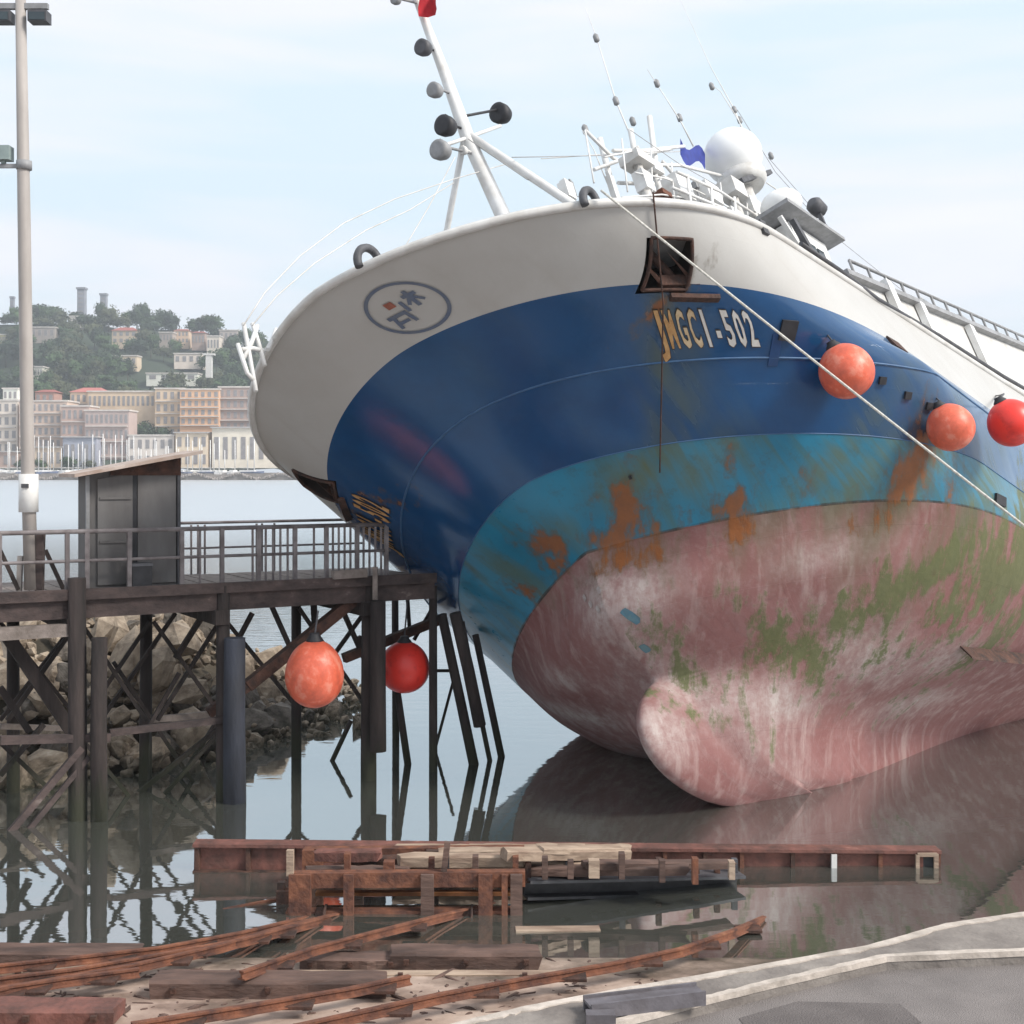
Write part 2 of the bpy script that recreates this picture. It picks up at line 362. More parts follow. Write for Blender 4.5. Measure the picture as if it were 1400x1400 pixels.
def hull_at(u, v, side=1, tmin=0.0):
    """(arc length, level) of the hull under a line of sight"""
    if side not in _grid:
        g = []
        for t in np.linspace(0.6, 8, 186):
            P, s = rowd(t); Q = P.copy(); Q[:, 1] *= side
            g.append(np.concatenate([projw(Q), s[:, None], np.full((len(s), 1), t), (Q @ SM.T + SO)[:, 1:2]], 1))
        _grid[side] = np.concatenate(g)
    G = _grid[side]; G = G[G[:, 3] >= tmin]
    d = (G[:, 0] - u) ** 2 + (G[:, 1] - v) ** 2
    j = np.argsort(d)[:40]; nj = j[d[j] < max(90, 1.5 * d[j[0]])]; near = G[nj, 4].min(); j = nj[G[nj, 4] < near + .5][:6]; w = 1 / (d[j] + 0.5); w /= w.sum()
    return side * float((G[j, 2] * w).sum()), float((G[j, 3] * w).sum())

ship = empty('fishing_vessel'); ship.matrix_world = Matrix(((*SM[0], SO[0]), (*SM[1], SO[1]), (*SM[2], SO[2]), (0, 0, 0, 1)))
tag(ship, 'big blue and white fishing vessel aground and leaning over, red bottom and bulbous bow showing', 'ship')

# anchor pockets: a rectangle of (u, level) on both bows
pk = [hull_at(u, v, 1, 6.3) for u, v in ((886, 326), (945, 326), (937, 401), (868, 401))]
PA0 = 0.5 * (pk[0][0] + pk[3][0]); PA1 = 0.5 * (pk[1][0] + pk[2][0]); PT0 = 0.5 * (pk[2][1] + pk[3][1]); PT1 = 0.5 * (pk[0][1] + pk[1][1])
PU0 = float(np.interp(PA0, rowd(7.2)[1], UD)); PU1 = float(np.interp(PA1, rowd(7.2)[1], UD))
tt = np.unique(np.round(np.concatenate([np.linspace(0, 4, 64), np.linspace(4, 8, 64), [PT0, PT1]]), 4))
uc = np.unique(np.round(np.concatenate([np.linspace(0, 1, 80) ** 2 * 6, np.linspace(6, 20, 60), np.linspace(20, LOA, 16), [PU0, PU1]]), 4))
NU = len(uc); rows = []; urows = []
def a2u(p): return float(np.interp(p[0], rowd(p[1])[1], UD))
_ul = [a2u(p) for p in pk]      # TL TR BR BL
PCU = (PU0 + PU1) / 2
def shear(t, u):
    f = min(max((t - PT0) / (PT1 - PT0), -.6), 1.3)
    dl = _ul[3] + (_ul[0] - _ul[3]) * f - PU0; dr = _ul[2] + (_ul[1] - _ul[2]) * f - PU1
    fade = min(max((t - 6.0) / .8, 0), 1)
    w = np.clip((u - PU0) / (PU1 - PU0), 0, 1); d = dl * (1 - w) + dr * w
    fall = np.where(u < PU0, np.clip(u / PU0, 0, 1) ** 1.5, np.exp(-np.maximum(u - PU1, 0) / 2.5))
    v = u + d * fall * fade
    return np.maximum.accumulate(v)
for t in tt: urows.append(shear(t, uc)); rows.append(row(t, urows[-1]))
verts = []; att_u = []; att_t = []; idx = {}
for j, t in enumerate(tt):
    P = rows[j]
    for s in range(-(NU - 1), NU):
        p = P[abs(s)].copy()
        if s < 0: p[1] = -p[1]
        idx[(j, s)] = len(verts); verts.append(p); att_u.append(math.copysign(urows[j][abs(s)], s)); att_t.append(t)
faces = []; rim = {1: [], -1: []}
for j in range(len(tt) - 1):
    tm = (tt[j] + tt[j + 1]) / 2
    for s in range(-(NU - 1), NU - 1):
        um = (uc[abs(s)] + uc[abs(s + 1)]) / 2
        if PT0 < tm < PT1 and PU0 < um < PU1: continue
        faces.append((idx[(j, s)], idx[(j, s + 1)], idx[(j + 1, s + 1)], idx[(j + 1, s)]))
me = bpy.data.meshes.new('hull'); me.from_pydata([tuple(v) for v in verts], [], faces); me.update()
me.polygons.foreach_set('use_smooth', [True] * len(faces))
VT = np.array(verts); AU = np.array(att_u); AT = np.array(att_t)
def add_attr(name, arr):
    a = me.attributes.new(name, 'FLOAT', 'POINT'); a.data.foreach_set('value', np.asarray(arr, dtype=np.float32))
add_attr('level', AT); add_attr('along', AU)
# weathering that belongs to the hull: rust blisters, weed, run-off streaks, each at its own spot (arc, level, half-length, half-height in m)
P0 = {}
def spots(lst, name):
    f = np.zeros(len(VT))
    for u, v, side, ra, rb, w in lst:
        a, t = hull_at(u, v, side); c = hull_pt(a, t)
        ta = hull_pt(a + 0.05, t) - hull_pt(a - 0.05, t); ta /= np.linalg.norm(ta)
        tb = hull_pt(a, t + 0.03) - hull_pt(a, t - 0.03); tb /= np.linalg.norm(tb)
        d = VT - c; da = d @ ta; db = d @ tb
        g = np.exp(-((da / ra) ** 2 + (db / rb) ** 2)) * w * (np.linalg.norm(d, axis=1) < 4 * max(ra, rb))
        f = np.maximum(f, g)
    add_attr(name, f)
spots([(858, 700, 1, .26, .42, 1.0), (845, 735, 1, .30, .2, .9), (1003, 688, 1, .26, .22, 1.0), (1010, 715, 1, .2, .3, .75), (745, 745, -1, .3, .28, .95), (718, 805, -1, .22, .16, .85), (765, 770, -1, .18, .2, .9),
       (1245, 645, 1, .3, .35, .8), (1300, 670, 1, .12, .4, .6), (1105, 665, 1, .12, .3, .55), (850, 765, 1, .7, .25, .75), (910, 412, 1, .35, .1, .9), (910, 750, 1, .4, .3, .5), (1200, 705, 1, .5, .3, .5), (515, 690, -1, .5, .2, .4), (1000, 640, 1, .1, .3, .4)], 'rust')
spots([(1285, 772, 1, .75, .34, 1.0), (1240, 800, 1, .7, .3, .9), (1385, 770, 1, 1.0, .8, 1.0), (1345, 800, 1, .7, .5, .7), (1400, 830, 1, .8, .6, .75), (1290, 830, 1, .6, .4, .55), (1085, 900, 1, .7, .3, .55), (960, 930, 1, .6, .25, .5), (1045, 890, 1, .32, .3, .95), (1105, 885, 1, .3, .34, .8), (1180, 825, 1, .5, .24, .75), (884, 945, 1, .14, .12, .9), (1000, 985, 1, .25, .2, .6), (940, 975, 1, .3, .15, .5), (1210, 880, 1, .2, .3, .5), (1390, 850, 1, .3, .6, .5), (1140, 850, 1, .5, .2, .6), (1330, 840, 1, .3, .3, .4)], 'weed')
spots([(905, 480, 1, .22, 1.6, 1.0), (930, 560, 1, .35, .9, .8), (880, 640, 1, .7, .35, 1.0), (960, 635, 1, .5, .35, .8), (1150, 620, 1, 1.1, .25, .8), (1180, 650, 1, .9, .3, .8), (1260, 640, 1, .8, .3, .9), (1340, 680, 1, .9, .4, .8), (690, 780, -1, .3, .5, .7), (760, 720, -1, .3, .3, .5)], 'slime')
spots([(850, 820, 1, .6, .42, 1.0), (815, 805, -1, .5, .4, .9), (820, 840, -1, .45, .35, .8), (770, 930, -1, .5, .25, .7), (790, 980, -1, .9, .3, .9), (960, 950, 1, 1.0, .35, .7), (900, 1010, 1, .5, .4, .8), (1050, 960, 1, 1.0, .4, .8), (1200, 900, 1, 1.0, .5, .7), (1300, 900, 1, .8, .4, .7), (1250, 960, 1, 1.0, .3, .7), (1120, 760, 1, .7, .2, .45)], 'scuff')

def hull_material():
    m = bpy.data.materials.new('hull_paint'); m.use_nodes = True; t = m.node_tree; N = t.nodes; K = t.links.new
    b = N['Principled BSDF']
    def A(n): x = N.new('ShaderNodeAttribute'); x.attribute_name = n; return x.outputs['Fac']
    def M(op, a, c, cl=False):
        x = N.new('ShaderNodeMath'); x.operation = op; x.use_clamp = cl
        for i, q in enumerate((a, c)):
            if q is None: continue
            if isinstance(q, (int, float)): x.inputs[i].default_value = q
            else: K(q, x.inputs[i])
        return x.outputs[0]
    def noise(scale, vec, detail=5, rough=0.6):
        x = N.new('ShaderNodeTexNoise'); x.inputs['Scale'].default_value = scale; x.inputs['Detail'].default_value = detail; x.inputs['Roughness'].default_value = rough; K(vec, x.inputs['Vector']); return x.outputs['Fac']
    def ramp(f, *st, interp='LINEAR'):
        x = N.new('ShaderNodeValToRGB'); x.color_ramp.interpolation = interp; K(f, x.inputs[0]); cr = x.color_ramp
        for i, (p, c) in enumerate(st):
            e = cr.elements[i] if i < 2 else cr.elements.new(p)
            e.position = p; e.color = (*c, 1) if not isinstance(c, (int, float)) else (c, c, c, 1)
        return x.outputs[0]
    def mix(f, a, c):
        x = N.new('ShaderNodeMix'); x.data_type = 'RGBA'
        for nme, q in (('Factor', f), ('A', a), ('B', c)):
            if isinstance(q, (int, float)): x.inputs[nme].default_value = q
            elif isinstance(q, tuple): x.inputs[nme].default_value = (*q, 1)
            else: K(q, x.inputs[nme])
        return x.outputs['Result']
    tc = N.new('ShaderNodeTexCoord'); obj = tc.outputs['Object']
    lev, al = A('level'), A('along')
    cv = N.new('ShaderNodeCombineXYZ'); K(M('MULTIPLY', al, 5.0), cv.inputs[0]); K(M('MULTIPLY', lev, 0.45), cv.inputs[1]); streak = cv.outputs[0]
    geo = N.new('ShaderNodeNewGeometry'); wm_ = N.new('ShaderNodeMapping'); wm_.inputs['Scale'].default_value = (4.5, 4.5, 0.75); K(geo.outputs['Position'], wm_.inputs[0]); drip = wm_.outputs[0]
    cw = N.new('ShaderNodeCombineXYZ'); K(M('MULTIPLY', al, 1.6), cw.inputs[0]); K(M('MULTIPLY', lev, 0.5), cw.inputs[1]); streak2 = cw.outputs[0]
    nb = noise(1.1, obj); nf = noise(9, obj, 6, 0.7); nst = noise(1.0, streak, 4); nst2 = noise(1.0, streak2, 4); nd = noise(1.0, drip, 5, 0.65); nbl = noise(4.2, obj, 7, 0.75)
    # paints
    red = mix(ramp(nb, (0.35, 0.0), (0.65, 1.0)), (0.180, 0.060, 0.054), (0.225, 0.092, 0.086))
    red = mix(ramp(nf, (0.5, 0.0), (0.75, 0.55)), red, (0.27, 0.155, 0.15))
    red = mix(ramp(nst, (0.52, 0.0), (0.8, 0.55)), red, (0.27, 0.175, 0.165))
    red = mix(ramp(nd, (0.50, 0.0), (0.68, 0.6)), red, (0.37, 0.265, 0.245))
    red = mix(ramp(nbl, (0.56, 0.0), (0.70, 0.5)), red, (0.12, 0.055, 0.05))
    sc = M('MULTIPLY', M('MULTIPLY', A('scuff'), 1.25), ramp(nf, (0.30, 0.35), (0.58, 1.0)), True)
    sc = M('MULTIPLY', sc, ramp(nd, (0.3, 0.35), (0.6, 1.0)))
    red = mix(sc, red, (0.44, 0.375, 0.35))
    turq = mix(ramp(nst2, (0.35, 0.0), (0.65, 1.0)), (0.008, 0.150, 0.255), (0.012, 0.225, 0.370))
    turq = mix(ramp(nst, (0.48, 0.0), (0.66, 0.75)), turq, (0.055, 0.125, 0.115)); turq = mix(ramp(nbl, (0.52, 0.0), (0.68, 0.6)), turq, (0.035, 0.085, 0.10))
    blue = mix(ramp(nb, (0.35, 0.0), (0.65, 1.0)), (0.004, 0.050, 0.145), (0.005, 0.065, 0.185))
    blue = mix(M('MULTIPLY', ramp(nst, (0.5, 0.0), (0.8, 0.35)), 1.0), blue, (0.03, 0.085, 0.15))
    aft_rng = N.new('ShaderNodeMapRange'); aft_rng.interpolation_type = 'SMOOTHSTEP'; aft_rng.inputs['From Min'].default_value = 2.2; aft_rng.inputs['From Max'].default_value = 6.0; K(al, aft_rng.inputs['Value'])  # port blue and turquoise turn paler from the bow towards the stern
    aft_pale = M('MULTIPLY', aft_rng.outputs[0], ramp(nst, (0.25, 0.55), (0.65, 1.0)))
    blue = mix(M('MULTIPLY', aft_pale, 0.9), blue, (0.145, 0.215, 0.315)); turq = mix(M('MULTIPLY', aft_pale, 0.6), turq, (0.13, 0.20, 0.225))
    white = mix(ramp(nb, (0.35, 0.0), (0.65, 1.0)), (0.43, 0.415, 0.39), (0.47, 0.46, 0.44))
    white = mix(ramp(nst, (0.58, 0.0), (0.8, 0.4)), white, (0.36, 0.325, 0.29))
    edge = M('ADD', lev, M('MULTIPLY', M('SUBTRACT', nf, 0.5), 0.03))
    f1 = M('GREATER_THAN', edge, 4.0); f2 = M('GREATER_THAN', lev, 5.0); f3 = M('GREATER_THAN', lev, 7.0)
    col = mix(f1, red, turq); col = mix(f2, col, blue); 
    sl = M('MULTIPLY', A('slime'), ramp(nst, (0.32, 0.1), (0.54, 0.95)), True)
    col = mix(sl, col, mix(f2, (0.085, 0.115, 0.06), (0.055, 0.085, 0.085)))
    col = mix(f3, col, white)
    ln = M('MULTIPLY', M('LESS_THAN', M('ABSOLUTE', M('SUBTRACT', lev, 4.0), None), 0.02), ramp(nst, (0.4, 0.2), (0.6, 0.9)))
    col = mix(ln, col, (0.02, 0.02, 0.018))
    w1 = M('ADD', A('weed'), M('MULTIPLY', M('SUBTRACT', noise(4.0, obj, 6, 0.75), 0.5), 1.5))
    w1 = M('ADD', w1, M('MULTIPLY', M('SUBTRACT', nd, 0.5), 3.0))
    wd = M('MULTIPLY', ramp(w1, (0.22, 0.0), (0.66, 0.92)), M('GREATER_THAN', A('weed'), 0.04))
    col = mix(wd, col, mix(nf, (0.055, 0.075, 0.022), (0.14, 0.145, 0.055)))
    r1 = M('ADD', A('rust'), M('MULTIPLY', M('SUBTRACT', noise(3.2, obj, 6, 0.7), 0.5), 1.3))
    r1 = M('ADD', r1, M('MULTIPLY', M('SUBTRACT', nd, 0.5), 2.2)); rs_ = M('MULTIPLY', ramp(r1, (0.12, 0.0), (0.55, 0.7)), M('GREATER_THAN', A('rust'), 0.02)); col = mix(rs_, col, (0.10, 0.065, 0.03))
    ru = M('MULTIPLY', ramp(r1, (0.42, 0.0), (0.72, 0.95)), M('GREATER_THAN', A('rust'), 0.03))
    col = mix(ru, col, mix(nbl, (0.10, 0.032, 0.010), (0.33, 0.105, 0.018)))
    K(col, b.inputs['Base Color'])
    rg = M('ADD', M('MULTIPLY', M('SUBTRACT', 1.0, f1), 0.5), 0.14); rg = M('ADD', rg, M('MULTIPLY', M('ADD', sl, M('MULTIPLY', nbl, 0.15)), 0.25)); rg = M('ADD', rg, M('MULTIPLY', M('SUBTRACT', 1.0, f2), 0.12)); rg = M('ADD', rg, M('MULTIPLY', M('ADD', ru, wd), 0.3)); rg = M('ADD', rg, M('MULTIPLY', f3, 0.26), True)
    K(rg, b.inputs['Roughness']); b.inputs['Specular IOR Level'].default_value = 0.75
    # plate unevenness: frames every 0.6 m and welded strakes
    wv = M('MULTIPLY', M('SINE', M('MULTIPLY', al, 9.0), None), 0.35)
    hgt = M('ADD', M('MULTIPLY', nb, 1.0), M('MULTIPLY', nf, 0.10)); hgt = M('ADD', hgt, M('MULTIPLY', wv, 0.22)); hgt = M('ADD', hgt, M('MULTIPLY', M('ADD', ru, wd), 0.12)); sm_ = M('LESS_THAN', M('ABSOLUTE', M('SUBTRACT', M('FRACT', M('MULTIPLY', al, 0.42), None), 0.5), None), 0.007); s2_ = M('LESS_THAN', M('ABSOLUTE', M('SUBTRACT', M('FRACT', M('MULTIPLY', lev, 1.5), None), 0.5), None), 0.012); hgt = M('ADD', hgt, M('MULTIPLY', M('MAXIMUM', sm_, s2_), 0.65))
    bp = N.new('ShaderNodeBump'); K(M('ADD', M('MULTIPLY', M('SUBTRACT', 1.0, f1), 0.4), 0.20), bp.inputs['Strength']); bp.inputs['Distance'].default_value = 0.05; K(hgt, bp.inputs['Height']); K(bp.outputs[0], b.inputs['Normal'])
    return m
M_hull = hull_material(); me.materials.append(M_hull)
bm = bmesh.new(); bm.from_mesh(me)
# outward normals
c = [f for f in bm.faces if abs(f.calc_center_median().y) > 3]
if sum(f.normal.y * (1 if f.calc_center_median().y > 0 else -1) for f in c) < 0: bmesh.ops.reverse_faces(bm, faces=bm.faces)
bm.to_mesh(me); bm.free()
hull = link('hull', me, ship)
# a bottom plate and a transom close the hull
b = MB(); k = [tuple(rows[0][i] * (1, s, 1)) for s in (1, -1) for i in range(NU)]
b.add(k, [(i, i + 1, NU + i + 1, NU + i) for i in range(NU - 1)])
st = [tuple(rows[j][-1]) for j in range(len(tt))] + [tuple(rows[j][-1] * (1, -1, 1)) for j in range(len(tt) - 1, -1, -1)]
b.add(st, [tuple(range(len(st)))]); b.build('transom', M_white, ship)
# bulwark inside and deck
b = MB(); top = row(8, uc); dk = row(7.74, uc)
def inset(P, d): 
    Q = P.copy(); Q[:, 1] = np.maximum(Q[:, 1] - d, 0); Q[:, 0] -= d * np.exp(-uc / 2); return Q
ti, di = inset(top, .10), inset(dk, .12)
for s in (1, -1):
    V3 = [tuple(p * (1, s, 1)) for p in top] + [tuple(p * (1, s, 1)) for p in ti] + [tuple(p * (1, s, 1)) for p in di]
    b.add(V3, [(r * NU + i, r * NU + i + 1, (r + 1) * NU + i + 1, (r + 1) * NU + i) for r in range(2) for i in range(NU - 1)], True)
b.build('bulwark_lining', M_offwhite, ship)
b = MB(); b.add([tuple(p * (1, s, 1)) for s in (1, -1) for p in di], [(i, i + 1, NU + i + 1, NU + i) for i in range(NU - 1)]); b.build('deck', M_grey, ship)
path = [Vector(top[i] * (1, 1, 1)) for i in range(NU - 1, 0, -2)] + [Vector(top[i] * (1, -1, 1)) for i in range(0, NU, 2)]
MB().tube(path, 0.055, 6).build('cap_rail', M_offwhite, ship)
# welded strake line on the blue
pth = []
ss = [x for x in np.linspace(-7.0, 9.0, 90)]
pth = [Vector(hull_pt(a, 6.0)) for a in ss]
MB().tube(pth, 0.016, 5).build('strake_line', M_ltblue, ship)
# white-blue paint edge bead
MB().tube([Vector(hull_pt(a, 5.0)) for a in np.linspace(-8, 14, 110)], 0.010, 4).build('paint_edge', M_ltblue, ship)

M_pocket = mat('dark_pocket_steel', (0.028, 0.015, 0.012), (0.012, 0.009, 0.009), 4, 0.9)  # near-black brown for the walls and back of the pockets
# anchor pockets
for side in (1, -1):
    js = [j for j, t in enumerate(tt) if PT0 - 1e-6 <= t <= PT1 + 1e-6]; ui = [i for i, u in enumerate(uc) if PU0 - 1e-6 <= u <= PU1 + 1e-6]
    per = [(js[0], i) for i in ui] + [(j, ui[-1]) for j in js[1:]] + [(js[-1], i) for i in ui[-2::-1]] + [(j, ui[0]) for j in js[-2:0:-1]]
    P = [rows[j][i] * np.array([1, side, 1]) for j, i in per]
    a_m = side * (PA0 + PA1) / 2; nrm = hull_n(a_m, (PT0 + PT1) / 2)
    inn = [p - nrm * 0.55 for p in P]; n = len(P)
    b = MB(); b.add(P + inn, [(i, (i + 1) % n, n + (i + 1) % n, n + i) for i in range(n)] + [tuple(range(n, 2 * n))])
    pkt = b.build('anchor_pocket', M_pocket, ship)
    # plate frame round the pocket
    MB().tube([Vector(p) for p in P] + [Vector(P[0])], 0.025, 5).build('pocket_frame', M_rustdark, pkt)
    # stockless anchor: shank, crown, two flukes
    def pp(fa, ft, dp):
        a = PA0 + (PA1 - PA0) * fa; t = PT0 + (PT1 - PT0) * ft
        return Vector(hull_pt(side * a, t) - nrm * dp)
    b = MB(); b.tube([pp(.42, .95, .42), pp(.40, .2, .16)], 0.06, 8); b.beam(pp(.02, .12, .10), pp(.85, .14, .10), 0.16, 0.14)
    for f in (.08, .78):
        b.add([pp(f - .06, .1, .05), pp(f + .10, .1, .05), pp(f + .02, .72, .10), pp(f - .06, .1, .18), pp(f + .10, .1, .18), pp(f + .02, .70, .14)],
              [(0, 1, 2), (3, 5, 4), (0, 3, 4, 1), (1, 4, 5, 2), (0, 2, 5, 3)])
    b.build('anchor', M_rustdark, pkt)
    # ledge under the pocket
    MB().beam(Vector(hull_pt(side * PA0, PT0 - .05) + nrm * .03), Vector(hull_pt(side * (PA1 + .02), PT0 - .05) + nrm * .03), .10, .06).build('pocket_ledge', M_rustdark, ship)

# lettering and emblem laid on the plating
M_gold = mat('rust_stained_gold_letter', (0.62, 0.38, 0.17), (0.45, 0.24, 0.09), 9, 0.7)
M_lettw = mat('white_letter', (0.70, 0.68, 0.64), (0.56, 0.53, 0.49), 9, 0.6)
M_lets = mat('stained_letter', (0.68, 0.54, 0.36), (0.52, 0.37, 0.2), 9, 0.7)
M_letb = mat('letter_outline_paint', (0.05, 0.035, 0.025), (0.03, 0.02, 0.015), 9, 0.8)  # dark paint of the outline round each letter
M_emb = mat('slate_blue_paint', (0.10, 0.13, 0.20), (0.14, 0.16, 0.2), 9, 0.6)
M_embr = mat('brick_red_paint', (0.36, 0.12, 0.08), None, 9, 0.6)
def metric(a, t):
    return 1.0 / np.linalg.norm(hull_pt(a, t + .05) - hull_pt(a, t - .05)) * 0.1
LEAN = (pk[0][0] - pk[3][0]) / (pk[0][1] - pk[3][1])
def lay(a, t, dt, n, off): return Vector(hull_pt(a, t) + n * off)
def text_mesh(ch, size, fat):
    cu = bpy.data.curves.new('glyph', 'FONT'); cu.body = ch; cu.size = size; cu.offset = fat; cu.resolution_u = 2
    o = bpy.data.objects.new('glyph', cu); COL.objects.link(o)
    dg = bpy.context.evaluated_depsgraph_get(); m2 = bpy.data.meshes.new_from_object(o.evaluated_get(dg))
    bpy.data.objects.remove(o); bpy.data.curves.remove(cu); return m2
def letter(ch, a0, t0, h, w, adv, mm, fat, off, name, slope=0.0):
    m2 = text_mesh(ch, h * 1.38, fat)
    if not m2.vertices: return
    xs = [v.co.x for v in m2.vertices]; x0, x1 = min(xs), max(xs); ysv = [v.co.y for v in m2.vertices]; y0 = min(ysv) if fat == 0 else min(ysv)
    kt = metric(a0, t0); n = hull_n(a0 + adv * w / 2, t0 + .2); fx = (w if fat < .03 else w * 1.14) / max(x1 - x0, .3 * h)
    cx = (x0 + x1) / 2
    for v in m2.vertices:
        lx = (v.co.x - cx) * fx; ly = v.co.y
        v.co = lay(a0 + adv * (w / 2 + lx) + (1 if a0 > 0 else -1) * LEAN * 0.45 * ly * kt, t0 + ly * kt + slope * lx * adv, 0, n, off)
    m2.materials.clear(); m2.materials.append(mm)
    return link(name, m2, ship)
def write(text, p0, p1, pb, side, h):
    """text from photo point p0 to p1 along its foot line"""
    a0, t0 = hull_at(*p0, side, 4.5); a1, t1 = hull_at(*p1, side, 4.5)
    n = len(text); adv = 1 if a1 > a0 else -1; st = abs(a1 - a0) / n
    for i, ch in enumerate(text):
        f = i / n; a = a0 + (a1 - a0) * f; t = t0 + (t1 - t0) * f; w = st * (0.74 if ch not in '1-' else 0.4)
        q = i if side > 0 else n - 1 - i
        mm = (M_gold, M_gold, M_lets, M_lets, M_lettw, M_lettw, M_lettw, M_lettw, M_lettw)[min(q, 8)] if side > 0 else M_gold
        o = (st - w) / 2 * adv
        letter(ch, a + o, t, h, w, adv, M_letb, 0.045, .010, 'letter_outline', (t1 - t0) / (a1 - a0))
        letter(ch, a + o, t, h, w, adv, mm, 0.022, .018, 'letter', (t1 - t0) / (a1 - a0))
write('JMGC1-502', (901, 476), (1041, 472), None, 1, 0.68)
_a0, _t0 = hull_at(901, 476, 1, 4.5); _a1, _t1 = hull_at(1041, 472, 1, 4.5)
def mirror_write(text, h):
    n = len(text); st = (_a1 - _a0) / n
    for i, ch in enumerate(text):
        f = i / n; a = -(_a1 + (_a0 - _a1) * f); t = _t1 + (_t0 - _t1) * f; w = st * (0.74 if ch not in '1-' else 0.4); o = (st - w) / 2
        letter(ch, a + o, t, h, w, 1, M_letb, 0.045, .010, 'letter_outline'); letter(ch, a + o, t, h, w, 1, M_gold, 0.022, .018, 'letter')
mirror_write('JMGC1-502', 0.68)

# round company emblem on the stem
ea, et = hull_at(556, 420, 1, 7.0); 
if abs(projw(hull_pt(ea, et)[None])[0][0] - 556) > 15: ea, et = hull_at(556, 420, -1, 7.0)
ekt = metric(ea, et)
def em(x, y, off): 
    a = ea + x; t = et + y * ekt
    return Vector(hull_pt(a, t) + hull_n(a if abs(a) > .06 else .06, t) * off)
def emb_band(pts, w, mm, name, off=.012):
    vs = []; n = len(pts)
    for i, p in enumerate(pts):
        q0 = pts[max(i - 1, 0)]; q1 = pts[min(i + 1, n - 1)]
        d = Vector((q1[0] - q0[0], q1[1] - q0[1])).normalized(); nn = Vector((-d.y, d.x)) * w / 2
        vs += [em(p[0] + nn.x, p[1] + nn.y, off), em(p[0] - nn.x, p[1] - nn.y, off)]
    return MB().add(vs, [(2 * i, 2 * i + 1, 2 * i + 3, 2 * i + 2) for i in range(n - 1)]).build(name, mm, ship)
EX, EY = 0.46, 0.44
emb_band([(EX * math.cos(x), EY * math.sin(x)) for x in np.linspace(0, 2 * math.pi, 49)], 0.045, M_emb, 'emblem_ring')
def seg(pts, w=.06, mm=None):
    P = []
    pts = [(x * .84, y * 1.08) for x, y in pts]
    for i in range(len(pts) - 1):
        for k in range(6):
            f = k / 6; P.append((pts[i][0] + (pts[i + 1][0] - pts[i][0]) * f, pts[i][1] + (pts[i + 1][1] - pts[i][1]) * f))
    P.append(pts[-1]); emb_band(P, w, mm or M_emb, 'emblem_stroke')
seg([(-.22, .13), (-.09, .13)], .11, M_embr)
seg([(-.38, -.04), (-.06, -.04)]); seg([(-.29, -.04), (-.33, -.24)], .05); seg([(-.29, -.16), (-.13, -.16)], .05); seg([(-.09, -.04), (-.06, -.22)], .05)
seg([(0.0, .12), (-.01, -.06)], .05); seg([(.08, .16), (.30, .16)]); seg([(.18, .24), (.18, -.04)], .055); seg([(.17, .14), (.07, .02)], .045); seg([(.19, .14), (.32, .02)], .045)

# bilge keel, draught marks, thruster mark
bk = [hull_at(u, v, 1) for u, v in ((1313, 883), (1345, 887), (1400, 893), (1470, 903))]
b = MB(); vs = []
for a, t in bk:
    p = hull_pt(a, t); n = hull_n(a, t); vs += [Vector(p - n * .02), Vector(p + n * .22), Vector(p + n * .22 - Vector((0, 0, .04))), Vector(p - n * .02 - Vector((0, 0, .05)))]
b.add(vs, [(i * 4 + k, i * 4 + (k + 1) % 4, i * 4 + 4 + (k + 1) % 4, i * 4 + 4 + k) for i in range(len(bk) - 1) for k in range(4)] + [(0, 1, 2, 3)]); b.build('bilge_keel', M_rustdark, ship)
M_mark = mat('faded_white_mark', (0.42, 0.38, 0.36), (0.3, 0.25, 0.24), 12, 0.8)
M_tq = mat('turquoise_patch', (0.06, 0.15, 0.21), (0.10, 0.17, 0.19), 8, 0.7)
def patch(u, v, side, w, h, ang, mm, name, off=.012):
    a, t = hull_at(u, v, side); k = metric(a, t); n = hull_n(a, t); ca, sa = math.cos(ang), math.sin(ang); vs = []
    P = [(-.5, -.5), (0, -.56), (.5, -.42), (.55, .1), (.42, .5), (0, .55), (-.46, .5), (-.55, 0)]
    for x, y in P:
        x, y = x * w, y * h; vs.append(Vector(hull_pt(a + x * ca - y * sa, t + (x * sa + y * ca) * k) + n * off))
    MB().add(vs, [tuple(range(8))]).build(name, mm, ship)
for u, v in ((800, 817), (808, 826), (818, 833), (822, 806)): patch(u, v, -1, .06, .09, .3, M_mark, 'draught_mark')

for u, v, w, h, a_ in ((862, 842, .12, .24, .5), (882, 886, .10, .13, .2)): patch(u, v, 1, w, h, a_, M_tq, 'paint_patch')
